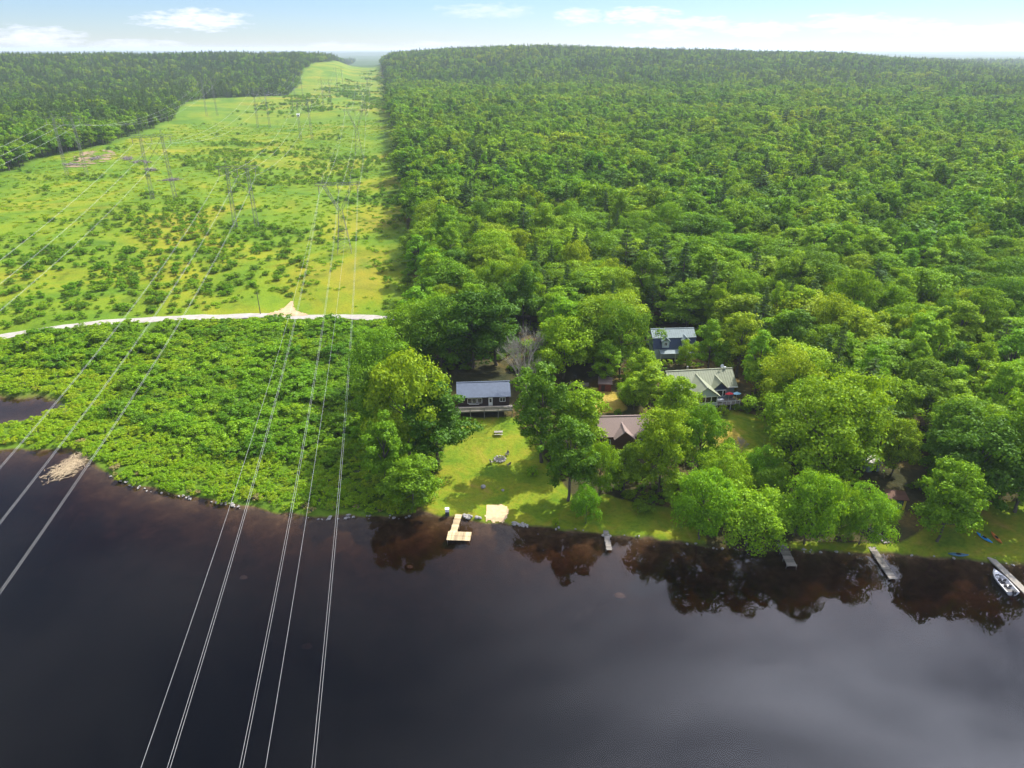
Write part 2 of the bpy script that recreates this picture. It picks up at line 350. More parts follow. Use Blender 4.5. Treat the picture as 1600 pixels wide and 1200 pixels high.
M['white'] = plain('white_trim', (.80, .80, .78), .5, 0, .06)
M['glass'] = plain('window_glass', (.02, .025, .03), .08, 0, .2, spec=.8)
M['cabin'] = plain('dark_siding', (.045, .032, .028), .8, 0, .25, 2, .01, (.3, .3, 7))
M['cabin_end'] = plain('brown_siding', (.12, .055, .03), .8, 0, .25, 2, .01, (.3, .3, 7))
M['roof_blue'] = plain('blue_grey_metal_roof', (.095, .12, .16), .5, .1, .15, 1)
M['roof_brown'] = plain('brown_shingle', (.25, .185, .155), .9, 0, .2, 6, .01)
M['roof_green'] = plain('pale_green_metal_roof', (.23, .25, .155), .65, .0, .12, .8)
M['roof_mint'] = plain('pale_mint_roof', (.17, .22, .22), .65, .0, .12, .8)
M['siding_blue'] = plain('blue_grey_siding', (.22, .28, .34), .7, 0, .12, 2, .01, (.3, .3, 8))
M['siding_pale'] = plain('pale_blue_siding', (.44, .52, .55), .7, 0, .10, 2, .01, (.3, .3, 8))
M['navy'] = plain('navy_shingle', (.035, .055, .105), .7, 0, .2, 3)
M['dark'] = plain('dark_shade_paint', (.015, .014, .013), .9)  # near black: painted shade of underfloor, doorways, cockpit; also one shed door
M['rust'] = plain('rust_red', (.16, .045, .03), .8, 0, .35, 3)
M['blue_paint'] = plain('blue_plastic', (.03, .28, .62), .35)
M['orange_paint'] = plain('orange_plastic', (.62, .20, .04), .4)
M['teal'] = plain('teal_canoe', (.04, .13, .20), .4)
M['red'] = plain('red_fabric', (.55, .03, .04), .8)
M['skyblue'] = plain('sky_blue_fabric', (.33, .60, .72), .8)
M['yellow'] = plain('yellow_plastic', (.62, .50, .05), .5)
M['hull'] = plain('boat_white', (.72, .71, .70), .3)
M['vinyl'] = plain('boat_interior', (.09, .085, .08), .7)
M['reed'] = plain('dead_reed', (.46, .36, .22), .95, 0, .3, 2)
M['twig'] = plain('grey_twig', (.30, .26, .22), .9)
M['charcoal'] = plain('charcoal', (.05, .05, .05), .95)

# ------------------------------------------------------------------ ground sheet and river
angs = np.concatenate([np.arange(-180, -60, 6), np.arange(-60, -42, 1.0), np.arange(-42, 42, .36), np.arange(42, 60, 1.0), np.arange(60, 180, 6)])
rad = np.concatenate([np.linspace(2, 84, 28)[:-1], np.arange(84, 176, .9), np.geomspace(176, 22000, 210)])
A, R = np.meshgrid(np.radians(angs), rad)
gx, gy = R * np.sin(A), R * np.cos(A); gz = zf(gx.ravel(), gy.ravel())
na, nr_ = len(angs), len(rad)
idx = np.arange(na * nr_).reshape(nr_, na); nxt = np.roll(idx, -1, axis=1)
q = np.stack([idx[:-1], nxt[:-1], nxt[1:], idx[1:]], -1).reshape(-1, 4)[:, ::-1]
V = np.stack([gx.ravel(), gy.ravel(), gz], -1)
V = np.vstack([V, [(0, 0, Z(0, 0))]]); tri = np.stack([idx[0], nxt[0], np.full(na, len(V) - 1)], -1)[:, ::-1]
gm = mesh_np('ground', V, [q, tri], M['ground'], True)
def edgeR(t): return np.interp(t, [0, 110, 160, 220, 400, 1e5], [-3, -1, 1, 6, 8, 8])
def edgeL(t): return np.interp(t, [0, 380, 430, 560, 600, 820, 1000, 1130, 1180, 1600, 2200, 1e5], [-197, -197, -235, -238, -214, -214, -250, -250, -140, -150, -120, -120])
YPX = [(0, 1200), (560, 830), (585, 660), (620, 600), (700, 575), (820, 585), (880, 580), (960, 575), (1020, 538), (1085, 538), (1100, 560), (1155, 572), (1160, 640), (1212, 655), (1225, 740),
       (1335, 745), (1345, 690), (1425, 690), (1440, 755), (1500, 785), (1600, 792), (1900, 800)]
def ylim(px): return np.interp(px, [p[0] for p in YPX[1:]], [p[1] for p in YPX[1:]])
vx, vy, vz_ = V.T; sd = shore_d(vx, vy); VX, VT = w2ct(vx, vy); ppx, ppy, pdep = proj(vx, vy, vz_); vr = np.hypot(vx, vy)
isR = (VX > edgeR(VT)) & (sd > 0) & (vy > 0)
yardm = isR & (ppy > ylim(ppx) - 4) & (vr < 260)
LAWNS = [[(600, 815), (655, 800), (690, 715), (706, 652), (802, 650), (830, 690), (870, 740), (905, 790), (940, 770), (1010, 790), (1075, 800), (1110, 850), (1110, 900), (600, 900)], [(1095, 645), (1150, 640), (1212, 660), (1216, 735), (1170, 780), (1100, 760)], [(1215, 845), (1400, 850), (1440, 830), (1490, 790), (1600, 785), (1900, 800), (1900, 920), (1215, 890)]]
lawn = np.zeros(len(vx), bool)
for L_ in LAWNS: lawn |= isR & inpoly(ppx, ppy, L_) & (vr < 260)
DRY = [(905, 612), (930, 604), (958, 610), (985, 640), (960, 646), (905, 646)]
LAWN_SUNLIT = [(1108, 668), (1135, 655), (1165, 690), (1160, 712), (1118, 700)]  # sunlit yellow of the small lawn, put into the ground colour
dry = inpoly(ppx, ppy, DRY) | inpoly(ppx, ppy, LAWN_SUNLIT)  # truly dry yard and the painted sunlit lawn share this mask
isF = (isR & ~yardm) | ((VX < edgeL(VT)) & (sd > 0) & (vy > 0) & (VT > 180))
ROADPX = [(-200, 570), (-60, 540), (0, 526), (60, 516), (120, 508), (200, 501), (300, 496), (360, 494.5), (430, 493), (520, 494), (620, 496), (640, 497)]
RD = np.array([G(*p)[:2] for p in ROADPX])
south = vy < np.interp(vx, RD[:, 0], RD[:, 1])
zone_attr(gm, 'wet', (((sd > 0) & ~isR & south & (vr < 400)) | (isF & (VX < 0))).astype(float))
zone_attr(gm, 'litter', ((isF & (VX > 0)) | yardm).astype(float))
zone_attr(gm, 'lawn', lawn.astype(float)); zone_attr(gm, 'far', (vr > 2300).astype(float)); zone_attr(gm, 'dry', dry.astype(float)); zone_attr(gm, 'bed', (sd < .15).astype(float))
ground = link(bpy.data.objects.new('ground', gm)); tag(ground, kind='structure')

MB().box((0, -65, -4.5), (2400, 470, 9)).build('river', M['water'])
tag(bpy.data.objects['river'], kind='structure')

def ribbon(name, pts, w, m, dz, closed=None):
    pts = np.array(pts); seg = np.hypot(*np.diff(pts, axis=0).T); s = np.concatenate([[0], np.cumsum(seg)]); n = max(2, int(s[-1] / 1.5))
    u = np.linspace(0, s[-1], n); P = np.stack([np.interp(u, s, pts[:, 0]), np.interp(u, s, pts[:, 1])], -1)
    for _ in range(20): P[1:-1] = (P[:-2] + 2 * P[1:-1] + P[2:]) / 4
    d = np.gradient(P, axis=0); d /= np.linalg.norm(d, axis=1)[:, None]; nn = np.stack([-d[:, 1], d[:, 0]], -1)
    k = np.linspace(-.5, .5, 7); VV = []
    for i in range(n):
        ww = w + .5 * math.sin(i * .7) + .3 * math.sin(i * 1.9)
        for kk in k:
            a = P[i] + nn[i] * kk * ww; VV.append((a[0], a[1], Z(*P[i]) + dz - .10 * (abs(kk) > .49)))
    ii = np.arange(n * 7).reshape(n, 7); qq = np.stack([ii[:-1, :-1], ii[1:, :-1], ii[1:, 1:], ii[:-1, 1:]], -1).reshape(-1, 4)
    o = link(bpy.data.objects.new(name, mesh_np(name, VV, qq, m, True))); return tag(o, kind='structure')
ribbon('road', RD, 4.6, M['gravel'], .16)
dp = [G(446, 492.5)[:2], G(447, 486)[:2], G(452, 478)[:2], G(456, 472)[:2]]
def patch(name, px, m, dz, step=.5, holes=None):
    P = np.array([G(*p)[:2] for p in px]); x0, y0 = P.min(0); x1, y1 = P.max(0)
    xs, ys = np.arange(x0 - .5, x1 + .5, step), np.arange(y0 - .5, y1 + .5, step); XX, YY = np.meshgrid(xs, ys)
    ok = inpoly(XX.ravel() + .3 * wob(XX.ravel(), YY.ravel(), 3), YY.ravel() + .3 * wob(YY.ravel(), XX.ravel(), 2.2), P).reshape(XX.shape)
    if holes is not None: ok &= (wob(XX, YY, 14) * .6 + wob(YY, XX, 6) * .5 > holes)
    ii = np.arange(XX.size).reshape(XX.shape); qq = np.stack([ii[:-1, :-1], ii[:-1, 1:], ii[1:, 1:], ii[1:, :-1]], -1)
    keep = ok[:-1, :-1] & ok[:-1, 1:] & ok[1:, 1:] & ok[1:, :-1]
    o = link(bpy.data.objects.new(name, mesh_np(name, np.stack([XX.ravel(), YY.ravel(), zf(XX.ravel(), YY.ravel()) + dz], -1), qq[keep], m, True)))
    return tag(o, kind='structure')
patch('dirt_track', [(415, 492), (437, 484), (449, 476), (455, 470), (460, 470), (459, 480), (466, 487), (486, 493), (470, 495), (430, 495)], M['dirt'], .20)
patch('sand_beach', [(760, 789), (775, 787), (794, 790), (796, 812), (780, 818), (757, 816), (758, 800)], M['sand'], .07, .25)

# ------------------------------------------------------------------ vegetation meshes
def leaf_quads(P, Nn, size, rng, asp=.62):
    n = len(P); Nn = Nn / np.maximum(np.linalg.norm(Nn, axis=1), 1e-6)[:, None]
    r = rng.normal(size=(n, 3)); t = np.cross(Nn, r); t /= np.maximum(np.linalg.norm(t, axis=1), 1e-6)[:, None]; b = np.cross(Nn, t)
    s = size * rng.uniform(.6, 1.35, n)[:, None]
    Vv = np.stack([P + t * s, P + b * s * asp + Nn * s * .12, P - t * s, P - b * s * asp + Nn * s * .12], 1).reshape(-1, 3)
    return Vv, np.arange(4 * n).reshape(n, 4)
def sph(rng, n):
    d = rng.normal(size=(n, 3)); return d / np.linalg.norm(d, axis=1)[:, None]
def broad(seed, Ht, Rr, z0, nc, nl, ls, power=1.0, m='leaf', lean=0):
    """crown of leaf clumps + trunk with limbs. returns (crown verts, faces, trunk MB)"""
    rng = np.random.default_rng(seed); cz, rz = (z0 + Ht) / 2, (Ht - z0) / 2
    d = sph(rng, nc * 3); d = d[(d[:, 2] > -.75)][:nc]
    sh = (1 - np.clip(d[:, 2:3], 0, 1) ** 2 * (1 - power) * .5)
    k = rng.uniform(.50, .95, (len(d), 1)); prof = np.where(d[:, 2:3] < 0, 1, sh)
    C = d * k * np.array([Rr, Rr, rz]) * np.hstack([prof, prof, np.ones_like(prof)]) + (0, 0, cz)
    C[:, :2] *= 1 + .2 * rng.normal(size=(len(C), 1)); C[:, 0] += lean * (C[:, 2] - z0) / Ht
    rc = Rr * rng.uniform(.11, .31, len(C))
    per = max(8, nl // len(C)); P = []; Nn = []
    for c, r in zip(C, rc):
        u = sph(rng, int(per * 1.5)); u[:, 2] = np.where(u[:, 2] < -.35, -u[:, 2], u[:, 2]); rad_ = rng.uniform(.72, 1.08, (len(u), 1)); st_ = rng.random((len(u), 1)) < .16; pp = c + u * r * np.where(st_, rng.uniform(1.05, 1.55, (len(u), 1)), rad_) * (1, 1, .8)
        P.append(pp); Nn.append(u + rng.normal(size=u.shape) * .45 + (0, 0, .25))
    P = np.vstack(P); Nn = np.vstack(Nn)
    keep = np.ones(len(P), bool)
    for c, r in zip(C, rc): keep &= ~((((P - c) / (1, 1, .8)) ** 2).sum(1) < (r * .66) ** 2)
    P, Nn = P[keep], Nn[keep]; sel = rng.permutation(len(P))[:nl]; P, Nn = P[sel], Nn[sel]
    Vv, Ff = leaf_quads(P, Nn, ls, rng)
    tb = MB(); rt = max(.12, Ht * .014); r_ = random.Random(seed)
    top = Vector((lean * .6, 0, cz + rz * .35)); b1 = Vector((r_.uniform(-.25, .25), r_.uniform(-.25, .25), z0 * .7))
    tb.tube([(0, 0, -.4), (0, 0, .3), b1, (top + b1) / 2, top], [rt * 1.5, rt * 1.15, rt, rt * .7, rt * .25], 7)
    for i in rng.permutation(len(C))[:12]:
        c = Vector(C[i]); s0 = b1.lerp(top, min(.95, max(0, (c.z - b1.z) / (top.z - b1.z) * .55 + r_.uniform(0, .15))))
        tb.tube([s0, s0.lerp(c, .55) + Vector((0, 0, -.06 * Ht * .3)), c], [rt * .45, rt * .28, rt * .1], 5)
    return Vv, Ff, tb
def conifer(seed, Ht, Rr, z0, tiers, nb, nn, ls, droop=.25, irr=.15):
    rng = np.random.default_rng(seed); P = []; Nn = []; tb = MB(); rt = Ht * .013; r_ = random.Random(seed)
    tb.tube([(0, 0, -.4), (0, 0, .3), (0, 0, Ht * .6), (0, 0, Ht * .98)], [rt * 1.5, rt, rt * .6, .03], 6)
    for i in range(tiers):
        f = i / (tiers - 1); z = z0 + (Ht - z0) * f ** .92; R_ = Rr * (1 - f) ** .8 * rng.uniform(1 - irr, 1 + irr) + .25
        for j in range(nb):
            a = rng.uniform(0, 6.28); L = R_ * rng.uniform(.7, 1.1); n = max(4, int(nn * (L / Rr + .15)))
            s = rng.uniform(.12, 1, n) ** .7; dirv = np.array([math.cos(a), math.sin(a), 0])
            p = np.outer(s * L, dirv); p[:, 2] = z - droop * s * L + .22 * s * s * L
            side = np.array([-math.sin(a), math.cos(a), 0]); p += np.outer(rng.normal(size=n) * .16 * L * (1.15 - s), side); p[:, 2] += rng.normal(size=n) * .10
            P.append(p); Nn.append(np.tile((dirv * .35 + (0, 0, .8)), (n, 1)) + rng.normal(size=(n, 3)) * .4)
            if j % 2 == 0 and L > .6: tb.tube([(0, 0, z), tuple(dirv * L * .9 + (0, 0, z - droop * L * .9 + .18 * L))], [rt * .3, .02], 4)
    Vv, Ff = leaf_quads(np.vstack(P), np.vstack(Nn), ls, rng, .45); return Vv, Ff, tb
def bush(seed, Ht, Rr, nc, nl, ls):
    rng = np.random.default_rng(seed); Vv, Ff, tb = broad(seed, Ht, Rr, Ht * .06, nc, nl, ls)
    st = MB(); r_ = random.Random(seed)
    for _ in range(7):
        a = r_.uniform(0, 6.28); st.tube([(0, 0, -.2), (math.cos(a) * Rr * .3, math.sin(a) * Rr * .3, Ht * .45), (math.cos(a) * Rr * .6, math.sin(a) * Rr * .6, Ht * .8)], [.05, .035, .015], 4)
    return Vv, Ff, st
class Kind:
    """a vegetation prototype: crown mesh + trunk mesh (for things) and one joined lighter mesh (for masses)"""
    def __init__(s, gen, args, small, Ht, Rr, lm, tm='bark'):
        Vv, Ff, tb = gen(*args); s.Ht, s.Rr = Ht, Rr
        s.crown = mesh_np('crown', Vv, Ff, M[lm]); s.trunk = tb.mesh('trunk', M[tm], True)
        s.gen, s.small, s.lm, s.tm, s.args = gen, small, lm, tm, args; s._j = None
    def joined(s):
        if s._j is None:
            Vv, Ff, tb = s.gen(*s.small); tv = np.array(tb.v); fs = [np.array([f for f in tb.f if len(f) == k]) + len(Vv) for k in sorted({len(f) for f in tb.f})]
            fl = [Ff] + [f for f in fs if len(f)]; mi = np.concatenate([np.full(len(f), 0 if i == 0 else 1) for i, f in enumerate(fl)])
            s._j = bpy.data.objects.new('tree_form', mesh_np('tree_form', np.vstack([Vv, tv]), fl, [M[s.lm], M[s.tm]], False, mi))
        return s._j
KD = {}
for i in range(6):
    Ht = [15, 16, 17, 15.5, 16.5, 14.5][i]; Rr = [6.2, 5.6, 6.6, 5.2, 7.0, 5.8][i]
    KD['maple%d' % i] = Kind(broad, (100 + i, Ht, Rr, 1.5, 84, 16000, .215), (100 + i, Ht, Rr, 2.2, 60, 4200, .42), Ht, Rr, 'leaf')
for i in range(3):
    KD['oval%d' % i] = Kind(broad, (200 + i, 18, 4.3, 1.4, 72, 14000, .215, .3), (200 + i, 18, 4.3, 2.2, 50, 3600, .40, .3), 18, 4.3, 'leaf')
for i in range(3):
    KD['poplar%d' % i] = Kind(broad, (300 + i, 18, 3.3, 1.6, 56, 11000, .20, 0), (300 + i, 18, 3.3, 2, 44, 3000, .38, 0), 18, 3.3, 'leaf_light')
for i in range(2):
    KD['willow%d' % i] = Kind(broad, (400 + i, 9, 4.6, .5, 80, 15000, .15), (400 + i, 9, 4.6, .6, 40, 2000, .42), 9, 4.6, 'leaf_light')
for i in range(3):
    KD['spruce%d' % i] = Kind(conifer, (500 + i, 18, 3.4, 1.5, 22, 9, 30, .30), (500 + i, 18, 3.4, 1.5, 15, 7, 14, .55), 18, 3.4, 'needle')
for i in range(3):
    KD['pine%d' % i] = Kind(conifer, (600 + i, 20, 4.6, 5, 13, 8, 55, .36, .02, .4), (600 + i, 20, 4.6, 5, 11, 7, 20, .6, .02, .4), 20, 4.6, 'needle')
for i in range(4):
    KD['shrub%d' % i] = Kind(bush, (700 + i, 2.6, 1.7, 30, 2600, .115), (700 + i, 2.6, 1.7, 26, 1500, .145), 2.6, 1.7, 'leaf_shrub')
for i in range(3):
    KD['dshrub%d' % i] = Kind(bush, (740 + i, 2.4, 1.9, 30, 2600, .115), (740 + i, 2.4, 1.9, 26, 1300, .16), 2.4, 1.9, 'leaf_dark')
for i in range(3):
    KD['sedge%d' % i] = Kind(bush, (760 + i, 1.1, 1.1, 20, 800, .10), (760 + i, 1.1, 1.1, 20, 700, .11), 1.1, 1.1, 'sedge')
for i in range(2):
    KD['reed%d' % i] = Kind(bush, (780 + i, 1.0, .9, 16, 600, .09), (780 + i, 1.0, .9, 16, 420, .11), 1.0, .9, 'sedge_dry')

def plant(kind, name, loc, sx, sz, rz, label, cat, group=None, parts=('crown', 'trunk')):
    k = KD[kind]; e = empty(name, loc, rz, label, cat, group)
    c = bpy.data.objects.new(parts[0], k.crown); t = bpy.data.objects.new(parts[1], k.trunk)
    for o in (c, t): link(o, e); o.scale = (sx, sx, sz)
    return e
def scatter(name, items, label, cat):
    """items: list of (kind, x, y, z, sx, sz, rz); ONE object, instances set on its points"""
    kinds = sorted({i[0] for i in items}); me = bpy.data.meshes.new(name); n = len(items)
    me.vertices.add(n); me.vertices.foreach_set('co', np.array([i[1:4] for i in items], np.float32).ravel())
    a = me.attributes.new('form', 'INT', 'POINT'); a.data.foreach_set('value', np.array([kinds.index(i[0]) for i in items], np.int32))
    a = me.attributes.new('size', 'FLOAT_VECTOR', 'POINT'); a.data.foreach_set('vector', np.array([(i[4], i[4], i[5]) for i in items], np.float32).ravel())
    a = me.attributes.new('turn', 'FLOAT_VECTOR', 'POINT'); a.data.foreach_set('vector', np.array([(0, 0, i[6]) for i in items], np.float32).ravel())
    o = link(bpy.data.objects.new(name, me)); tag(o, label, cat, kind='stuff')
    ng = bpy.data.node_groups.new(name, 'GeometryNodeTree'); ng.interface.new_socket('Geometry', in_out='INPUT', socket_type='NodeSocketGeometry'); ng.interface.new_socket('Geometry', in_out='OUTPUT', socket_type='NodeSocketGeometry')
    gi, go = ng.nodes.new('NodeGroupInput'), ng.nodes.new('NodeGroupOutput'); jn = ng.nodes.new('GeometryNodeJoinGeometry')
    def na_(nm, ty):
        x = ng.nodes.new('GeometryNodeInputNamedAttribute'); x.data_type = ty; x.inputs['Name'].default_value = nm; return x.outputs['Attribute']
    fm, sz, tn = na_('form', 'INT'), na_('size', 'FLOAT_VECTOR'), na_('turn', 'FLOAT_VECTOR')
    for i, k in enumerate(kinds):
        oi = ng.nodes.new('GeometryNodeObjectInfo'); oi.inputs['Object'].default_value = KD[k].joined(); oi.inputs['As Instance'].default_value = True
        cp = ng.nodes.new('FunctionNodeCompare'); cp.data_type = 'INT'; cp.operation = 'EQUAL'; ng.links.new(fm, cp.inputs[2]); cp.inputs[3].default_value = i
        ip = ng.nodes.new('GeometryNodeInstanceOnPoints'); ng.links.new(gi.outputs[0], ip.inputs['Points']); ng.links.new(cp.outputs[0], ip.inputs['Selection'])
        ng.links.new(oi.outputs['Geometry'], ip.inputs['Instance']); ng.links.new(tn, ip.inputs['Rotation']); ng.links.new(sz, ip.inputs['Scale'])
        ng.links.new(ip.outputs[0], jn.inputs[0])
    ng.links.new(jn.outputs[0], go.inputs[0]); md = o.modifiers.new('scatter', 'NODES'); md.node_group = ng
    return o

# ------------------------------------------------------------------ trees placed one by one round the cottages
def hfrom(x, y, z, ty):
    lo, hi = .5, 40
    for _ in range(40):
        m_ = (lo + hi) / 2
        if proj(x, y, z + m_)[1] > ty: lo = m_
        else: hi = m_
    return lo
FORE = [  # kind, base px, top row, crown width px, label
 ('maple0', 640, 722, 548, 118, 'tall spreading maple on the left edge of the lawn, level with the dark cabin'),
 ('oval0', 682, 732, 596, 92, 'leafy tree overhanging the left corner of the dark cabin deck'),
 ('maple3', 648, 792, 714, 82, 'low bushy tree at the water end of the lawn\'s left edge'),
 ('oval1', 606, 770, 640, 66, 'dark narrow tree where thicket and cabin lawn meet'),
 ('maple1', 600, 690, 560, 78, 'dense green tree between the marsh thicket and the dark cabin'),
 ('maple2', 598, 630, 512, 84, 'wide tree just below the end of the gravel road'),
 ('maple4', 645, 585, 478, 92, 'broad maple at the forest corner beside the gravel road'),
 ('oval2', 846, 722, 556, 82, 'tall bright tree right of the dark cabin and its dead neighbour'),
 ('maple3', 905, 705, 602, 84, 'forked tree with a pale visible trunk left of the brown roofed cottage'),
 ('oval1', 888, 782, 642, 76, 'tall tree standing in the shade right of the fire pit'),
 ('willow0', 915, 818, 760, 44, 'small shaggy bank tree beside the log footbridge dock'),
 ('oval0', 973, 770, 692, 52, 'small young tree on the lawn before the brown roofed cottage'),
 ('maple5', 1028, 772, 642, 84, 'dense maple hiding the right half of the brown roofed cottage'),
 ('maple0', 1088, 748, 632, 72, 'round tree left of the small sunny lawn'),
 ('oval2', 1052, 694, 582, 62, 'dark tree at the left corner of the green roofed house'),
 ('poplar0', 1014, 645, 556, 60, 'bright green tree behind the brown roofed cottage'),
 ('willow1', 990, 640, 585, 48, 'small pale round tree beside the dry grass yard'),
 ('poplar1', 947, 602, 530, 46, 'slim light green tree behind the red shed'),
 ('willow0', 1092, 842, 732, 92, 'yellow green willow on the bank, tallest of the waterside willows'),
 ('willow1', 1166, 852, 764, 112, 'wide willow leaning over the water beside the short grey dock'),
 ('willow0', 1256, 850, 736, 90, 'willow right of the short grey dock'),
 ('willow1', 1308, 846, 762, 48, 'small willow in the middle of the right bank'),
 ('willow0', 1342, 850, 762, 80, 'pale willow by the wooden garden stairs'),
 ('maple3', 1464, 846, 722, 90, 'round tree between the stairs and the lawn with kayaks'),
 ('maple1', 1502, 802, 650, 118, 'big shady tree at the edge of the kayak lawn'),
 ('maple4', 1585, 800, 618, 130, 'broad tree above the kayak lawn'),
 ('maple4', 1272, 768, 604, 150, 'huge oak with a wide crown right of the small sunny lawn'),
 ('maple2', 1226, 668, 546, 88, 'large dark maple right of the green roofed house'),
 ('maple5', 1318, 735, 588, 100, 'spreading oak above the little waterside hut'),
 ('oval0', 1104, 588, 500, 52, 'tree hiding the right end of the blue garage'),
 ('willow1', 1072, 572, 532, 28, 'small pale tree before the blue garage'),
 ('willow0', 1125, 792, 700, 76, 'shrubby bank tree below the small sunny lawn'),
 ('willow1', 1185, 768, 702, 60, 'grey green sapling clump at the lower end of the small sunny lawn'),
 ('maple1', 1468, 785, 668, 84, 'tree shading the yellow post hut'),
 ('maple0', 935, 780, 690, 52, 'dim tree at the back of the shaded lawn'),
 ('maple0', 880, 592, 492, 92, 'big maple behind the long firewood stack'),
 ('maple2', 968, 588, 470, 80, 'big maple left of the blue garage'),
 ('maple5', 925, 578, 470, 84, 'dark maple behind the red shed'),
 ('maple1', 740, 574, 455, 100, 'huge maple spreading behind the dark cabin'),
 ('maple4', 690, 578, 470, 92, 'maple behind the left end of the dark cabin'),
 ('oval0', 775, 570, 450, 80, 'tall maple behind the bare dead tree'),
 ('maple3', 1000, 620, 545, 50, 'shaded tree in the middle of the yards'),
 ('oval1', 1150, 590, 480, 66, 'tall tree behind the right end of the green roofed house'),
 ('maple2', 1205, 800, 728, 56, 'shady tree behind the short wide grey dock'),
 ('maple3', 1392, 742, 655, 56, 'leaning oak beside the grey blue garden shed'),
 ('willow1', 1378, 822, 782, 40, 'low shrubby tree before the waterside hut'),
 ('oval2', 1055, 800, 735, 44, 'short tree beside the shaded lawn behind the willows'),
]
for i, (k, bx, by, ty, w, lab) in enumerate(FORE):
    x, y, z = G(bx, by); dep = float(proj(x, y, z)[2]); h = hfrom(x, y, z, ty); kd = KD[k]
    plant(k, {'w': 'willow_tree', 'p': 'poplar_tree'}.get(k[0], 'broadleaf_tree'), (x, y, z), (w * dep / F) / (2 * kd.Rr) * 1.03, h / kd.Ht, rnd.uniform(0, 6.28), lab, 'tree')
fx = [G(f[1], f[2])[:2] for f in FORE]

# ------------------------------------------------------------------ the forest
KEEP = [[(716, 588), (798, 588), (806, 655), (712, 655)], [(1026, 522), (1080, 522), (1070, 556), (1028, 556)], [(1060, 578), (1150, 578), (1150, 635), (1075, 640)],
        [(936, 640), (1016, 640), (1005, 676), (936, 680)], [(905, 606), (962, 606), (962, 642), (905, 642)], [(938, 590), (956, 590), (956, 610), (938, 610)],
        [(1106, 645), (1200, 655), (1195, 708), (1112, 705)], [(1355, 700), (1415, 700), (1415, 785), (1355, 785)], [(565, 488), (610, 488), (610, 500), (565, 500)], [(806, 520), (832, 520), (826, 600), (808, 600)]]
KP = []
for poly in KEEP:
    P = np.array(poly, float); xs = np.linspace(P[:, 0].min(), P[:, 0].max(), 12); ys = np.linspace(P[:, 1].min(), P[:, 1].max(), 10); XX, YY = np.meshgrid(xs, ys)
    ok = inpoly(XX.ravel(), YY.ravel(), P); KP.append(np.stack([XX.ravel()[ok], YY.ravel()[ok]], -1))
KP = np.vstack(KP)
def grid(x0, x1, y0, y1, s, rng, jit=.42):
    xs, ys = np.arange(float(x0), x1, s), np.arange(float(y0), y1, s * .87); XX, YY = np.meshgrid(xs, ys); XX[1::2] += s / 2
    return XX.ravel() + rng.uniform(-jit, jit, XX.size) * s, YY.ravel() + rng.uniform(-jit, jit, XX.size) * s
def forest_band(r0, r1, s, rng):
    x, y = grid(-r1, r1, 60, r1, s, rng); r = np.hypot(x, y); a = np.degrees(np.arctan2(x, y)); k = (r >= r0) & (r < r1) & (np.abs(a) < 43 + 600 / r)
    x, y = x[k], y[k]; X, t = w2ct(x, y); sd_ = shore_d(x, y); z = zf(x, y); px, py, dep = proj(x, y, z)
    right = (X > edgeR(t) + 1.5) & (sd_ > 12) & ((py < ylim(px)) | (np.hypot(x, y) > 300))
    left = (X < edgeL(t) - 1.5) & (t > 190)
    glade = inpoly(px, py, [(1215, 448), (1240, 430), (1258, 440), (1250, 470), (1225, 470)])
    k = (right | left) & ~glade
    return x[k], y[k], z[k], X[k], t[k], right[k]
near, stuff = [], []
rngF = np.random.default_rng(5)
for (r0, r1, s, sc) in ((100, 330, 8.3, 1.2), (330, 900, 8.3, 1.2), (900, 1500, 9.0, 1.2), (1500, 2350, 11.5, 1.3), (2350, 4200, 22, 1.5)):
    x, y, z, X, t, right = forest_band(r0, r1, s, rngF)
    cn = wob(x, y, 170) * .5 + wob(y, x, 60) * .3
    r = np.hypot(x, y)
    pc = np.where(right, .08 + .50 * sst(1000, 1300, r) + .10 * (cn > .5), .16 + .62 * sst(620, 800, t)) + .22 * (cn > .7)
    u = rngF.random(len(x)); u2 = rngF.random(len(x))
    for i in range(len(x)):
        if u[i] < pc[i]: kd = ('pine%d' if u2[i] < .5 else 'spruce%d') % rngF.integers(3); h = rngF.uniform(13, 21)
        elif cn[i] < -.35 and u2[i] < .75 or u2[i] < .12: kd = 'poplar%d' % rngF.integers(3); h = rngF.uniform(14, 20)
        elif u2[i] > .80: kd = 'oval%d' % rngF.integers(3); h = rngF.uniform(13, 20)
        else: kd = 'maple%d' % rngF.integers(6); h = rngF.uniform(12, 18.5)
        K_ = KD[kd]; h *= 1 + (sc - 1) * .5; sz = h / K_.Ht; sx = sc * rngF.choice([.62, .8, .95, 1.1, 1.35], p=[.2, .25, .25, .2, .1]) * rngF.uniform(.92, 1.08) * (h / 16) ** .5; sz *= rngF.uniform(.82, 1.08)
        if not right[i]: sz *= .85; sx *= .85
        if r[i] < 330:
            if min((x[i] - a) ** 2 + (y[i] - b) ** 2 for a, b in fx) < 20: continue
            cpx, cpy, dep = proj(x[i], y[i], z[i] + h * .56); hw = K_.Rr * sx * F / dep; hh = h * .47 * F / dep
            if (((KP[:, 0] - cpx) / hw) ** 2 + ((KP[:, 1] - cpy) / hh) ** 2 < 1).any(): continue
        it = (kd, float(x[i]), float(y[i]), float(z[i]), float(sx), float(sz), float(rngF.uniform(0, 6.28)))
        ppx_, ppy_, _ = proj(x[i], y[i], z[i] + h * .8)
        inview = -40 < ppx_ < 1640 and ppy_ < 1240
        (near if r[i] < 520 and inview else stuff).append(it)
near.sort(key=lambda i: i[1] ** 2 + i[2] ** 2)
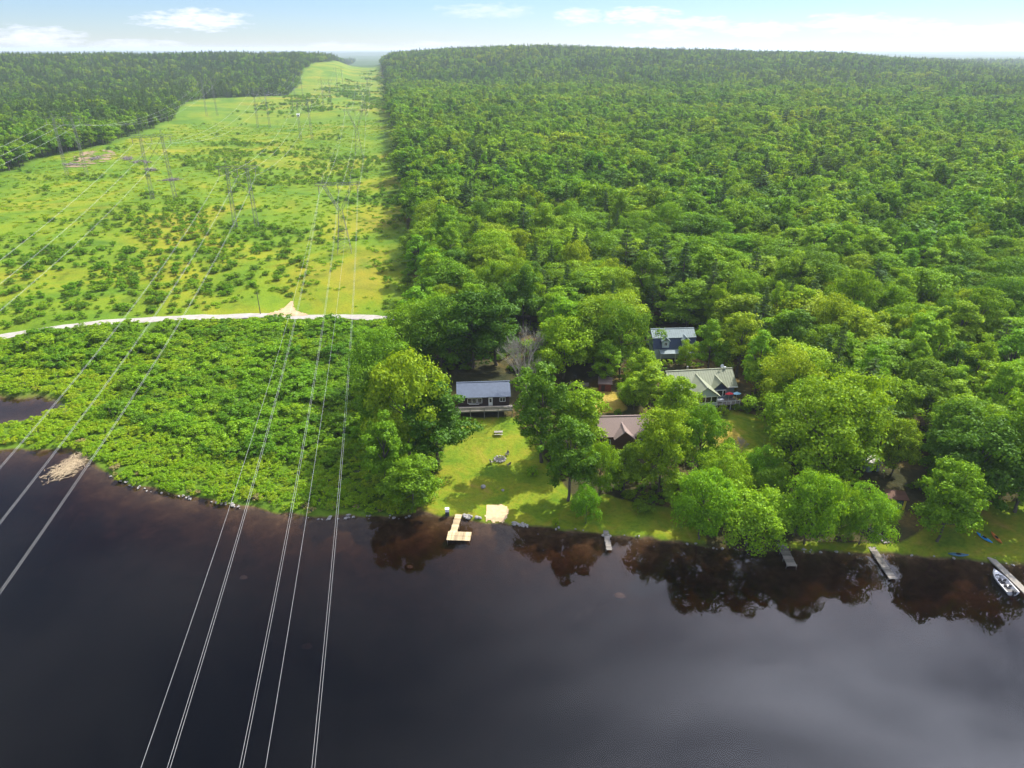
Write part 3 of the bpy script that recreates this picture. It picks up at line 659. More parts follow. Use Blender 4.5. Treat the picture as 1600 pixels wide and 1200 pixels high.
LAB = {'m': ('round crowned broadleaf tree in the dense forest behind the cottages', 'broadleaf_tree', 'round broadleaf trees of the forest'),
       'o': ('tall oval crowned tree in the dense forest behind the cottages', 'broadleaf_tree', 'tall oval trees of the forest'),
       'p': ('slim light green poplar in the dense forest behind the cottages', 'poplar_tree', 'light green poplars of the forest'),
       's': ('pointed dark spruce rising among the forest broadleaf trees', 'spruce_tree', 'spruces of the forest'),
       'i': ('ragged dark pine rising among the forest broadleaf trees', 'pine_tree', 'pines of the forest')}
LMK = [('the dark cabin', G(757, 640)), ('the brown roofed cottage', G(975, 690)), ('the green roofed house', G(1100, 630)), ('the blue garage', G(1054, 555)), ('the kayak lawn', G(1540, 820)), ('the end of the gravel road', G(612, 495)), ('the red shed', G(945, 610)), ('the waterside hut', G(1400, 780))]
def where(x, y):
    d, n = min((math.hypot(x - p[0], y - p[1]), n) for n, p in LMK); X, t = w2ct(x, y)
    if X < -150: return 'in the forest across the power line clearing'
    if d < 48: return 'in the forest close behind ' + n
    if X < 26: return 'in the forest edge along the power line clearing'
    return 'in the deep forest far behind ' + n if d < 150 else 'deep in the forest, far from any house'
cnt = {}
for it in near:
    fam = 'i' if it[0].startswith('pine') else it[0][0]; ck = 'broad' if fam in 'mo' else fam
    cnt[ck] = cnt.get(ck, 0) + 1
    if cnt[ck] > (270 if ck == 'broad' else 90): stuff.append(it); continue
    lab, nm, grp = LAB[fam]; X, t = w2ct(it[1], it[2])
    wh = where(it[1], it[2]); lab = lab.split(' in the')[0].split(' rising')[0] + ' ' + wh; grp = grp + ', ' + wh
    plant(it[0], nm, it[1:4], it[4], it[5], it[6], lab, 'tree', grp)
scatter('distant_forest', stuff, 'distant mixed forest running back to the hazy horizon', 'forest')
print('near', len(near), cnt, 'stuff', len(stuff))

# ------------------------------------------------------------------ thicket, meadow growth
thick, tallsh = [], []
rg = np.random.default_rng(21)
x, y = grid(-330, 25, 95, 330, 1.95, rg, .65); sd_ = shore_d(x, y); X, t = w2ct(x, y); px, py, dep = proj(x, y, 0)
dr = segdist(x, y, RD); south = y < np.interp(x, RD[:, 0], RD[:, 1])
k = (sd_ > .5) & (X < edgeR(t) + 2) & south & (dr > 3.6) & (px > -120) & (py < 900)
x, y, sd_, dr, px, py = x[k], y[k], sd_[k], dr[k], px[k], py[k]; z = zf(x, y); nn = wob(x, y, 28) * .6 + wob(y, x, 11) * .4; X, t = w2ct(x, y)
gl = inpoly(px, py, [(215, 512), (275, 508), (282, 530), (235, 548), (215, 530)])
for i in range(len(x)):
    if gl[i] and rg.random() < .85: continue
    e = sst(3, 26, sd_[i]) * sst(2.5, 8, dr[i]); u = rg.random()
    if sd_[i] < 2.6 and u < .22: kd = 'reed%d' % rg.integers(2); s = rg.uniform(.5, 1.1)
    elif e < .45 or (nn[i] < -.55 and u < .8): kd = 'sedge%d' % rg.integers(3); s = rg.uniform(.6, 1.4)
    elif u < .08 + .06 * nn[i]: kd = 'dshrub%d' % rg.integers(3); s = rg.uniform(.55, 1.2) * (.6 + .5 * e)
    else: kd = 'shrub%d' % rg.integers(4); s = rg.uniform(.42, 1.0) ** 1.0 * (.6 + .5 * e) * (1 + .3 * nn[i]) * (1.7 if rg.random() < .12 else 1)
    it = (kd, float(x[i]), float(y[i]), float(z[i]), s * rg.uniform(1.05, 1.45), s * .82, float(rg.uniform(0, 6.28)))
    (tallsh if kd[0] != 's' or 'shrub' in kd and s > 1.35 else thick).append(it)
tallsh.sort(key=lambda i: -i[5]); thick += tallsh[150:]
for it in tallsh[:150]:
    d_ = it[0][0] == 'd'
    plant(it[0], 'shrub', it[1:4], it[4], it[5], it[6], 'dark green shrub standing out of the lakeside thicket' if d_ else 'tall bright green shrub standing out of the lakeside thicket', 'shrub', 'dark thicket shrubs' if d_ else 'tall thicket shrubs', ('foliage', 'stems'))
scatter('thicket', thick, 'dense bright green thicket between the road and the water', 'undergrowth')
# undergrowth in the yards and along the forest edges
x, y = grid(-25, 150, 95, 330, 2.1, rg); z = zf(x, y); X, t = w2ct(x, y); px, py, dep = proj(x, y, z); sd_ = shore_d(x, y)
HOUSES = [[(700, 580), (815, 580), (815, 665), (700, 665)], [(920, 636), (1040, 636), (1040, 715), (920, 715)], [(1045, 575), (1165, 575), (1165, 652), (1045, 652)], [(1015, 520), (1095, 520), (1095, 570), (1015, 570)], [(930, 592), (962, 592), (962, 616), (930, 616)], [(885, 590), (930, 590), (930, 608), (885, 608)], [(1345, 715), (1420, 715), (1420, 802), (1345, 802)]]
k = (X > edgeR(t) - 2) & (sd_ > .8) & ~inpoly(px, py, LAWNS[0]) & ~inpoly(px, py, LAWNS[1]) & ~(inpoly(px, py, LAWNS[2]) & (px > 1440)) & ~inpoly(px, py, DRY) & (t > 95)
for h_ in HOUSES: k &= ~inpoly(px, py, h_)
k &= ~((sd_ > 3) & (wob(x, y, 16) < -.1)) | (sd_ < 3)
und = []
for i in np.nonzero(k)[0]:
    kd = ('dshrub%d' % rg.integers(3)) if rg.random() < .5 else ('shrub%d' % rg.integers(4)); s = rg.uniform(.25, .75)
    und.append((kd, float(x[i]), float(y[i]), float(z[i]), s * 1.1, s, float(rg.uniform(0, 6.28))))
scatter('undergrowth', und, 'low undergrowth beneath the trees round the cottages', 'undergrowth')
# meadow: scattered bushes as things, tussocks as a mass
x, y = grid(-330, 30, 200, 1900, 3.7, rg, .8); X, t = w2ct(x, y); north = y > np.interp(x, RD[:, 0], RD[:, 1]) + 5; z = zf(x, y); px, py, dep = proj(x, y, z)
k = north & (X > edgeL(t) + 4) & (X < edgeR(t) - 1) & (px > -80)
x, y, z, px, py, X, t = x[k], y[k], z[k], px[k], py[k], X[k], t[k]
nn = wob(x, y, 75) * .55 + wob(y, x, 30) * .35
BUSHY = [[(150, 330), (260, 315), (420, 330), (470, 400), (500, 470), (400, 485), (200, 440), (120, 400)], [(250, 235), (420, 210), (600, 250), (560, 290), (400, 290), (290, 260)], [(0, 400), (120, 380), (300, 430), (330, 490), (100, 500), (0, 515)]]
bz = sum(inpoly(px, py, b).astype(float) for b in BUSHY); track = inpoly(px, py, [(430, 492), (500, 490), (600, 492), (600, 440), (570, 380), (545, 380), (520, 430)])
mead, bushes = [], []
for i in range(len(x)):
    f = nn[i] + bz[i] * 1.0 - .35 - 1.5 * track[i] + .25 * (t[i] < 330) - .6 * (sst(480, 600, t[i]) - sst(800, 900, t[i])) + .25 * sst(850, 1000, t[i]) - .4 * sst(1300, 1500, t[i]); u = rg.random()
    if u < sst(-.5, 1.0, f) * .8:
        kd = ('dshrub%d' % rg.integers(3)) if rg.random() < .22 else ('shrub%d' % rg.integers(4)); s = rg.uniform(.25, 1.0) * (1.3 if t[i] > 850 else 1)
        bushes.append((kd, float(x[i]), float(y[i]), float(z[i]), s * rg.uniform(.9, 1.5), s * .9, float(rg.uniform(0, 6.28))))
    elif u < .85 and t[i] < 800 and nn[i] > -.9 and rg.random() < .8 - .5 * track[i]:
        s = rg.uniform(.3, .8); mead.append(('sedge%d' % rg.integers(3), float(x[i]), float(y[i]), float(z[i]) - .1, s * rg.uniform(1.2, 2.4), s * .7, float(rg.uniform(0, 6.28))))
bushes.sort(key=lambda i: -i[4] / math.hypot(i[1], i[2]))
for it in bushes[:260]:
    d_ = it[0][0] == 'd'
    dr_ = float(segdist(np.array([it[1]]), np.array([it[2]]), RD)[0]); X, t = w2ct(it[1], it[2])
    wh = 'beside the gravel road' if dr_ < 22 else 'near the foot of a lattice pylon' if min(math.hypot(X - a, t - b) for a, b in ((-19, 286), (-65, 330), (-118, 400), (-190, 483))) < 24 else 'along the tall forest edge' if X > -12 else 'in the open meadow'
    lab = ('low dark bush ' if d_ else 'low bright green bush ') + wh
    plant(it[0], 'bush', it[1:4], it[4], it[5], it[6], lab, 'bush', lab.replace('bush', 'bushes').replace('low ', ''), ('foliage', 'stems'))
scatter('meadow_growth', mead + bushes[260:], 'tussocks and low scrub spread over the power line meadow', 'undergrowth')
print('thick', len(thick), 'mead', len(mead), 'bushes', len(bushes))
#@@PART2
# ------------------------------------------------------------------ houses
def win(parent, x, z, w, h, y, name='window', bars=0, face=-1):
    """window in a wall at local y facing -y: frame mesh with the pane as its child"""
    f = MB(); t = .09
    for c, d in (((x, y, z + h / 2), (w + t, .10, t)), ((x, y, z - h / 2), (w + t, .10, t)), ((x - w / 2, y, z), (t, .10, h - t)), ((x + w / 2, y, z), (t, .10, h - t))): f.box(c, d)
    for i in range(bars): f.box((x - w / 2 + w * (i + 1) / (bars + 1), y, z), (.08, .085, h - t))
    o = f.build(name, M['white'], parent); MB().box((x, y + .02, z), (w - t, .03, h - t)).build('pane', M['glass'], o); return o
def roof2(parent, x0, x1, y0, y1, ze, zr, mat_, name='roof', th=.16, ribs=.5):
    """gable roof, ridge along x"""
    ym = (y0 + y1) / 2; m = MB()
    m.slab([(x0, y0, ze), (x1, y0, ze), (x1, ym, zr), (x0, ym, zr)], th); m.slab([(x1, y1, ze), (x0, y1, ze), (x0, ym + .002, zr), (x1, ym + .002, zr)], th)
    o = m.build(name, mat_, parent)
    if ribs:
        b = MB(); n = int((x1 - x0) / ribs)
        for i in range(n + 1):
            x = x0 + .04 + (x1 - x0 - .08) * i / n
            b.bar((x, y0, ze + .02), (x, ym, zr + .02), .05, .05); b.bar((x, y1, ze + .02), (x, ym, zr + .02), .05, .05)
        b.build('roof_rib', mat_, o)
    MB().box(((x0 + x1) / 2, ym, zr + .03), (x1 - x0 + .04, .34, .07)).build('ridge_cap', mat_, o)
    return o
def roof_y(parent, xm, w, y0, y1, ze, zr, mat_, name='roof', th=.14, ribs=.5):
    """gable roof, ridge along y (gable end faces -y)"""
    m = MB(); m.slab([(xm - w / 2, y1, ze), (xm - w / 2, y0, ze), (xm, y0, zr), (xm, y1, zr)], th); m.slab([(xm + w / 2, y0, ze), (xm + w / 2, y1, ze), (xm + .002, y1, zr), (xm + .002, y0, zr)], th)
    o = m.build(name, mat_, parent)
    MB().box((xm, (y0 + y1) / 2, zr + .02), (.3, y1 - y0, .06)).build('ridge_cap', mat_, o); return o

# dark cabin
x, y, z = G(757, 655); hA = empty('cabin', (x, y, z), math.radians(4), 'dark cabin with blue grey metal roof and raised front deck', 'house')
W, D0, FL = 12.6, 7.6, 2.25; yf = 2.5
MB().box((0, yf + D0 / 2, FL + 1.15), (W - .6, D0, 2.5)).build('wall', M['cabin'], hA)
MB().box((0, yf + D0 / 2 + 1.2, FL / 2 - .35), (W - 1.2, D0 - 2.4, FL + .3)).build('foundation_shade', M['dark'], hA)  # near-black underfloor block; shade below the raised deck is its colour
for sx in (-1, 1): MB().prism([(yf, FL + 2.4), (yf + D0, FL + 2.4), (yf + D0 / 2, FL + 4.15)], 0, .12).build('gable', M['cabin_end'], hA)
for o in [c for c in hA.children if c.name.startswith('gable')]: o.rotation_euler = (0, 0, math.pi / 2)
gs = [c for c in hA.children if c.name.startswith('gable')]; gs[0].location = (-(W / 2 - .42), 0, 0); gs[1].location = (W / 2 - .30, 0, 0)
roof2(hA, -W / 2, W / 2, yf - .55, yf + D0 + .5, FL + 2.42, FL + 4.35, M['roof_blue'], ribs=.6)
win(hA, -2.75, FL + 1.35, 2.0, 1.25, yf - .03, bars=1); win(hA, -3.9 + 5.05 - 2.1, FL + 1.35, 1.0, 1.25, yf - .03); win(hA, 4.35, FL + 1.45, 1.25, 1.0, yf - .03, bars=1)
MB().box((-2.3, yf - .05, FL + .42), (2.4, .06, .12)).build('window_sill', M['white'], hA)
d_ = MB().box((1.55, yf - .03, FL + 1.0), (.95, .09, 2.05)).build('door', M['white'], hA); MB().box((1.55, yf - .085, FL + 1.3), (.5, .02, .9)).build('door_glass', M['glass'], d_); MB().box((1.9, yf - .11, FL + .95), (.06, .08, .1)).build('handle', M['steel'], d_)
dk = MB()
for i in range(17): dk.box((0, .08 + i * .146, FL - .06), (W + .5, .135, .05))
dk = dk.build('deck', M['grey_deck'], hA); MB().box((0, .03, FL - .22), (W + .5, .06, .26)).build('rim_joist', M['grey_deck'], dk)
rl = MB().box((0, .04, FL + .92), (W + .5, .12, .05)).build('railing', M['grey_deck'], hA)
for zz_ in (.18, .42, .66): MB().box((0, .04, FL + zz_), (W + .4, .03, .16)).build('rail_board', M['grey_deck'], rl)
for i in range(5):
    xx = -W / 2 - .1 + (W + .2) * i / 4; MB().box((xx, .12, (FL + .85) / 2 - .3), (.15, .15, FL + 1.35)).build('post', M['grey_deck'], hA)
MB().box((5.4, .9, FL + .45), (1.6, .7, .05)).build('bench', M['grey_deck'], hA)
wp = MB()
for i in range(8): wp.bar((W / 2 + .5, 1 + i * .2, FL - .2), (W / 2 + 1.5, 1 + i * .2, .1), .05)

# brown roofed cottage
x, y, z = G(975, 706); hB = empty('cottage', (x, y, z), math.radians(3), 'cottage with brown shingle roof and small front gable half hidden by trees', 'house')
MB().box((0, 4.6, 1.7), (10.6, 7.8, 3.8)).build('wall', M['cabin_end'], hB)
for sx in (-1, 1):
    g_ = MB().prism([(.7, 3.55), (8.5, 3.55), (4.6, 5.9)], 0, .14).build('gable', M['cabin_end'], hB); g_.rotation_euler = (0, 0, math.pi / 2); g_.location = (sx * 5.2 + .07, 0, 0)
roof2(hB, -5.6, 5.6, .2, 9.0, 3.6, 6.3, M['roof_brown'], ribs=0)
roof_y(hB, -.2, 4.6, -.9, 4.4, 3.5, 5.45, M['roof_brown'], 'front_roof'); MB().prism([(-2.1, 3.4), (1.7, 3.4), (-.2, 5.2)], -.5, -.35).build('front_gable', M['cabin_end'], hB)
win(hB, -3.6, 2.1, 1.3, 1.1, .67); win(hB, 3.4, 2.1, 1.3, 1.1, .67)
MB().box((-6.4, 3.5, 1.3), (1.6, 5, .12)).build('side_deck', M['grey_deck'], hB)
for yy in (1.2, 3.5, 5.8): MB().box((-7.1, yy, 1.0), (.12, .12, 2.4)).build('post', M['grey_deck'], hB)
MB().box((-7.1, 3.5, 2.2), (.1, 5, .1)).build('rail', M['grey_deck'], hB)

# green roofed house
x, y, z = G(1100, 643); hC = empty('house', (x, y, z), math.radians(7), 'blue grey house with pale green roof and screened gable porch', 'house')
FL = 1.5
MB().box((1.0, 8.2, FL + .6), (15.4, 8.0, 4.0)).build('wall', M['siding_blue'], hC)
roof2(hC, -7.3, 9.3, 3.6, 12.8, FL + 2.55, FL + 5.5, M['roof_green'], ribs=.6)
for sx, xx in ((-1, -6.6), (1, 8.6)):
    g_ = MB().prism([(4.2, FL + 2.5), (12.2, FL + 2.5), (8.2, FL + 5.1)], 0, .14).build('gable', M['siding_blue'], hC); g_.rotation_euler = (0, 0, math.pi / 2); g_.location = (xx + .07, 0, 0)
roof_y(hC, 0, 7.0, -.5, 7.9, FL + 2.35, FL + 4.9, M['roof_green'], 'porch_roof')
MB().prism([(-2.9, FL + 2.35), (2.9, FL + 2.35), (0, FL + 4.5)], 0, .12).build('porch_gable', M['siding_pale'], hC)
po = MB()
for i in range(5): po.box((-2.8 + i * 1.4, .06, FL + 1.2), (.14, .14, 2.4))
po.box((0, .06, FL + 2.3), (5.7, .16, .16)); po.box((0, .06, FL + .72), (5.7, .14, .10)); po = po.build('porch_frame', M['white'], hC)
MB().box((0, .10, FL + 1.5), (5.6, .03, 1.55)).build('screen', M['glass'], po); MB().box((0, .08, FL + .33), (5.6, .06, .7)).build('porch_panel', M['siding_pale'], hC)
MB().box((0, 2.1, FL - .1), (6.0, 4.1, .2)).build('porch_floor', M['white'], hC)
for xx in (-2.7, 0, 2.7): MB().box((xx, .2, FL / 2 - .4), (.2, .2, FL + .7)).build('post', M['grey_deck'], hC)
roof_y(hC, 4.6, 4.2, 2.6, 6.6, FL + 2.6, FL + 4.6, M['roof_green'], 'dormer_roof'); MB().prism([(2.8, FL + 2.5), (6.4, FL + 2.5), (4.6, FL + 4.3)], 3.0, 3.12).build('dormer_gable', M['navy'], hC)
MB().box((4.6, 3.6, FL + 1.2), (3.6, 1.2, 2.7)).build('bay', M['siding_blue'], hC)
win(hC, 4.6, FL + 1.5, 1.4, 1.5, 2.96); win(hC, 3.45, FL + 1.5, .6, 1.5, 2.96); win(hC, 5.75, FL + 1.5, .6, 1.5, 2.96)
MB().box((5.8, 1.5, FL - .1), (5.6, 3.0, .2)).build('side_deck', M['grey_deck'], hC); MB().box((5.8, .05, FL + .85), (5.6, .08, .08)).build('deck_rail', M['white'], hC)
for i in range(6): MB().box((3.1 + i * 1.08, .05, FL / 2 - .1), (.1, .1, FL + 1.7)).build('post', M['white'], hC)
MB().box((8.0, 3.56, FL + 2.62), (2.4, .10, .16)).build('fascia', M['white'], hC)
MB().box((-1.5, 9.2, FL + 5.4), (.35, .35, 1.3)).build('chimney', M['steel'], hC)
an = MB().tube([(6.6, 8.2, FL + 5.3), (6.6, 8.2, FL + 6.4)], [.05, .05], 5)
an = an.build('dish_mast', M['steel'], hC); MB().tube([(6.6, 8.1, FL + 6.2), (6.6, 7.85, FL + 6.3)], [.12, .45], 10).build('satellite_dish', M['white'], an)
MB().box((7.4, 8.0, FL + 5.75), (.5, .3, .45)).build('roof_vent', M['white'], hC)
def place(parent, lx, ly, lz):
    r = parent.rotation_euler.z; p = parent.location; return (p.x + lx * math.cos(r) - ly * math.sin(r), p.y + lx * math.sin(r) + ly * math.cos(r), p.z + lz)
def umbrella(loc, m, label, tilt=.25):
    e = empty('patio_umbrella', loc, .4, label, 'umbrella'); MB().tube([(0, 0, 0), (0, 0, 2.2)], [.03, .03], 5).build('pole', M['white'], e)
    c = MB(); n = 8; vs = [(0, 0, 2.5)] + [(1.0 * math.cos(k * 6.2832 / n), 1.0 * math.sin(k * 6.2832 / n), 2.0 - tilt * math.sin(k * 6.2832 / n)) for k in range(n)]
    c.add(vs, [(0, 1 + k, 1 + (k + 1) % n) for k in range(n)]); c.build('canopy', m, e); MB().tube([(0, 0, 0), (0, 0, .08)], [.3, .25], 10).build('base', M['steel'], e)
umbrella(place(hC, 6.3, 1.5, FL), M['red'], 'red patio umbrella on the deck of the green roofed house')
umbrella(place(hC, 8.1, 1.4, FL), M['skyblue'], 'pale blue patio umbrella on the deck of the green roofed house')
e = empty('patio_table', place(hC, 4.2, 1.3, FL), .2, 'white patio table on the deck beside the screened porch', 'table'); MB().box((0, 0, .74), (1.6, .9, .05)).build('tabletop', M['white'], e)
for a in (-.7, .7):
    for b in (-.35, .35): MB().box((a, b, .36), (.06, .06, .71)).build('leg', M['white'], e)

# blue garage with gambrel roof
x, y, z = G(1054, 562); hD = empty('garage', (x, y, z), math.radians(4), 'blue loft garage with pale top roof and white dormers behind the houses', 'garage')
MB().box((0, 5, 1.4), (11.5, 8, 3.4)).build('wall', M['siding_pale'], hD)
m = MB().slab([(-6, .7, 2.9), (6, .7, 2.9), (6, 2.3, 5.7), (-6, 2.3, 5.7)], .15); m.slab([(6, 9.3, 2.9), (-6, 9.3, 2.9), (-6, 7.7, 5.7), (6, 7.7, 5.7)], .15); m.build('lower_roof', M['navy'], hD)
MB().prism([(.95, 2.9), (9.05, 2.9), (7.7, 5.55), (5, 7.0), (2.3, 5.55)], 0, .15).build('gable', M['siding_blue'], hD)
g_ = [c for c in hD.children if c.name.startswith('gable')][0]; g_.rotation_euler = (0, 0, math.pi / 2); g_.location = (5.8, 0, 0)
g2 = g_.copy(); link(g2, hD); g2.location = (-5.66, 0, 0)
roof2(hD, -6.1, 6.1, 2.0, 8.0, 5.62, 7.2, M['roof_mint'], 'upper_roof', ribs=.6)
for xx in (-2.6, 2.9):
    dm = MB().box((xx, 2.0, 4.15), (1.9, 2.2, 2.2)).build('dormer', M['siding_pale'], hD); win(dm, xx, 4.3, .8, 1.0, .88, 'dormer_window', 1); roof_y(dm, xx, 2.5, .55, 3.6, 5.1, 6.2, M['roof_mint'], 'dormer_roof')
MB().slab([(-4.4, -1.2, 2.3), (4, -1.2, 2.3), (4, .98, 2.85), (-4.4, .98, 2.85)], .12).build('porch_roof', M['roof_mint'], hD)
for xx in (-4.2, -.2, 3.8): MB().box((xx, -1.0, 1.0), (.14, .14, 2.4)).build('post', M['white'], hD)

# red shed, woodpile
x, y, z = G(945, 612); e = empty('shed', (x, y, z), -.1, 'small rust red shed with brown roof beside the dry grass yard', 'shed')
MB().box((0, 1.3, .95), (3.0, 2.4, 2.3)).build('wall', M['rust'], e); MB().slab([(-1.75, -.2, 2.15), (1.75, -.2, 2.15), (1.75, 2.8, 2.75), (-1.75, 2.8, 2.75)], .12).build('roof', M['roof_brown'], e); MB().box((-.5, .07, .8), (.9, .06, 1.8)).build('door', M['cabin'], e)
x, y, z = G(905, 603); e = empty('woodpile', (x, y, z), -.15, 'long grey stack of split firewood left of the red shed', 'woodpile')
lm = MB().tube([(0, -.25, 0), (0, .25, 0)], [.13, .13], 7).mesh('log', M['twig'])
for k in range(64):
    o = bpy.data.objects.new('log', lm); link(o, e); row = k // 16; o.location = (-2.4 + (k % 16) * .3 + (row % 2) * .15, rnd.uniform(-.06, .06), .13 + row * .24); o.scale = (rnd.uniform(.8, 1.1),) * 3
# waterside hut and grey hut
x, y, z = G(1400, 795); e = empty('hut', (x, y, z), -.15, 'small flat roofed waterside hut with a yellow post under the oak', 'hut')
MB().box((0, 1.2, 1.0), (3.0, 2.3, 2.3)).build('wall', M['navy'], e); MB().slab([(-1.9, -.3, 2.25), (1.9, -.3, 2.25), (1.9, 2.7, 2.5), (-1.9, 2.7, 2.5)], .14).build('roof', M['cabin_end'], e); MB().box((1.2, -.12, 1.0), (.38, .12, 2.0)).build('post', M['yellow'], e); MB().box((-.4, .04, .8), (.9, .06, 1.7)).build('doorway', M['dark'], e)
x, y, z = G(1364, 738); e = empty('shed', (x, y, z), .1, 'grey blue garden shed in the gap above the waterside hut', 'shed')
MB().box((0, 1.2, 1.0), (2.6, 2.2, 2.3)).build('wall', M['siding_blue'], e); MB().slab([(-1.6, -.2, 2.15), (1.6, -.2, 2.15), (1.6, 2.6, 2.6), (-1.6, 2.6, 2.6)], .12).build('roof', M['steel'], e); MB().box((.2, .07, .8), (.9, .06, 1.8)).build('door', M['dark'], e)
p0, p1 = G(1358, 826), G(1386, 850); e = empty('stairs', (0, 0, 0), 0, 'wooden garden stairs running down to the long grey dock', 'stairs')
p0, p1 = Vector(p0), Vector(p1); p0.z += .5; p1.z += .15; sd_v = (p1 - p0).cross(Vector((0, 0, 1))).normalized()
for s_ in (-1, 1): MB().bar(p0 + sd_v * s_ * .55, p1 + sd_v * s_ * .55, .08, .2).build('stringer', M['grey_deck'], e)
for k in range(9):
    c = p0.lerp(p1, (k + .5) / 9); MB().box(c + Vector((0, 0, .06)), (1.15, .3, .05), math.atan2(sd_v.y, sd_v.x)).build('step', M['grey_deck'], e)
for s_ in (0, .5, 1): c = p0.lerp(p1, s_); MB().box((c.x, c.y, c.z - .4), (.1, .1, .8)).build('post', M['grey_deck'], e)

# ------------------------------------------------------------------ docks
def dock(a, b, w, zt, m, label, posts=True, gap=.0, jit=0):
    a, b = Vector(a), Vector(b); L = (b - a).length; ang = math.atan2(b.y - a.y, b.x - a.x)
    e = empty('dock', (a.x, a.y, 0), ang, label, 'dock'); m_ = MB(); n = int(L / .17)
    for i in range(n): m_.box((.085 + i * L / n, rnd.uniform(-jit, jit), zt), (L / n - .025, w, .045), rnd.uniform(-jit, jit) * .15)
    m_.build('deck_boards', m, e)
    for s in (-1, 1): MB().box((L / 2, s * (w / 2 - .08), zt - .12), (L, .07, .18)).build('stringer', m, e)
    if posts:
        for i in range(4):
            for s in (-1, 1):
                xx = .3 + (L - .6) * i / 3; wp_ = (a + (b - a) * (xx / L)); zb = min(Z(wp_.x, wp_.y), -.2) - .2
                MB().tube([(xx, s * (w / 2 + .06), zb), (xx, s * (w / 2 + .06), zt + .12)], [.06, .06], 6).build('post', m, e)
    return e
def F2(px, py, z=.35): a = flat(px, py, z); return (a[0], a[1], 0)
e = dock(F2(717, 804), F2(708.5, 832), 1.25, .42, M['pine_deck'], 'new pale wooden dock in an L shape below the dark cabin lawn')
a, b = Vector(F2(699, 837.5)), Vector(F2(736, 839)); a_ = e.matrix_world; r = math.atan2(b.y - a.y, b.x - a.x); L = (b - a).length
inv = Matrix.Rotation(-e.rotation_euler.z, 4, 'Z') @ Matrix.Translation(-e.location)
def plat(off, w):
    m_ = MB(); n = int(L / .17); dd = (b - a).normalized(); nn_ = Vector((-dd.y, dd.x, 0))
    for i in range(n):
        c = inv @ (a + dd * (L * (i + .5) / n) + nn_ * off); m_.box((c.x, c.y, .44), (L / n - .025, w, .045), r - e.rotation_euler.z)
    return m_
plat(.66, 1.22).build('platform', M['pine_deck'], e); plat(-.62, 1.22).build('platform', M['pine_deck'], e)
for k in (.04, .96):
    for off in (-1.15, 1.15):
        dd = (b - a).normalized(); c = inv @ (a + dd * L * k + Vector((-dd.y, dd.x, 0)) * off); MB().tube([(c.x, c.y, -1.6), (c.x, c.y, .4)], [.06, .06], 6).build('post', M['grey_deck'], e)
dock(F2(945, 820), F2(952, 859), .95, .30, M['grey_deck'], 'narrow weathered plank dock beside the shaggy bank tree', jit=.05)
dock(F2(952, 823.5), F2(977, 822), .35, .46, M['bark_grey'], 'bleached plank lying across the head of the weathered dock', False)
dock(F2(1221, 850), F2(1238, 885), 1.6, .40, M['grey_deck'], 'short wide grey dock between two waterside willows', jit=.02)
dock(F2(1361, 854), F2(1396, 905), 1.25, .40, M['grey_deck'], 'long narrow grey dock below the wooden garden stairs', jit=.02)
dock(F2(1547, 871), F2(1612, 934), 1.15, .42, M['bark_grey'], 'pale grey dock with the motorboat tied alongside')

# ------------------------------------------------------------------ boats
def hull(L, B, Hh, sheer, n=13, k=9, flat_stern=True, inner=.86):
    """open hull: outer + inner skins, bow at +x"""
    V_, F_ = [], []
    def sec(t, s):
        w = B / 2 * (1 - max(0, (t - .45) / .55) ** 2.2) if flat_stern else B / 2 * max(.02, (1 - abs(2 * t - 1) ** 2.4))
        zb = sheer * max(0, (t - .5) * 2) ** 2 if flat_stern else sheer * abs(2 * t - 1) ** 2.5
        return w * s, zb, Hh + zb * .7
    for sc, dz in ((1, 0), (inner, .09)):
        for i in range(n):
            t = i / (n - 1); w, zb, zt = sec(t, sc)
            for j in range(k):
                u = -1 + 2 * j / (k - 1); V_.append(((t - .5) * L * (1 if sc == 1 else .965), w * math.copysign(abs(u) ** .75, u), zb * .6 + dz + (zt - zb * .6 - (dz if sc != 1 else 0)) * abs(u) ** 2.6))
    for o_, fl in ((0, 0), (n * k, 1)):
        for i in range(n - 1):
            for j in range(k - 1):
                f = (o_ + i * k + j, o_ + (i + 1) * k + j, o_ + (i + 1) * k + j + 1, o_ + i * k + j + 1); F_.append(f[::-1] if fl else f)
    for i in range(n - 1):
        for j in (0, k - 1):
            f = (i * k + j, n * k + i * k + j, n * k + (i + 1) * k + j, (i + 1) * k + j); F_.append(f if j else f[::-1])
    F_.append(tuple(range(k))[::-1] + tuple()) ; F_.append(tuple(n * k + j for j in range(k)))
    m_ = MB(); m_.add(V_, F_); return m_
pa, pb = Vector(F2(1551, 893, .2)), Vector(F2(1583, 929, .2)); c = (pa + pb) / 2; ang = math.atan2(pa.y - pb.y, pa.x - pb.x)
e = empty('motorboat', (c.x - .05, c.y, -.18), ang, 'white open motorboat with dark seats moored beside the pale dock', 'boat')
hull(5.4, 2.05, .85, .35).build('hull', M['hull'], e, smooth=False); MB().box((-.3, 0, .28), (4.2, 1.35, .05)).build('floor', M['vinyl'], e)
for xx, yy in ((-.9, -.42), (-.9, .42), (.5, -.42), (.5, .42)):
    s_ = MB().box((xx, yy, .5), (.55, .5, .16)).build('seat', M['hull'], e); MB().box((xx - .28, yy, .78), (.1, .5, .45)).build('seat_back', M['vinyl'], s_)
MB().box((-2.1, 0, .55), (.6, 1.5, .2)).build('stern_bench', M['vinyl'], e); MB().box((.95, .42, .72), (.35, .55, .55)).build('console', M['hull'], e)
MB().box((1.05, .42, 1.1), (.04, .6, .35)).build('windscreen', M['glass'], e); MB().slab([(1.3, -.62, .88), (2.2, -.3, 1.0), (2.2, .3, 1.0), (1.3, .62, .88)], -.06).build('bow_deck', M['hull'], e)
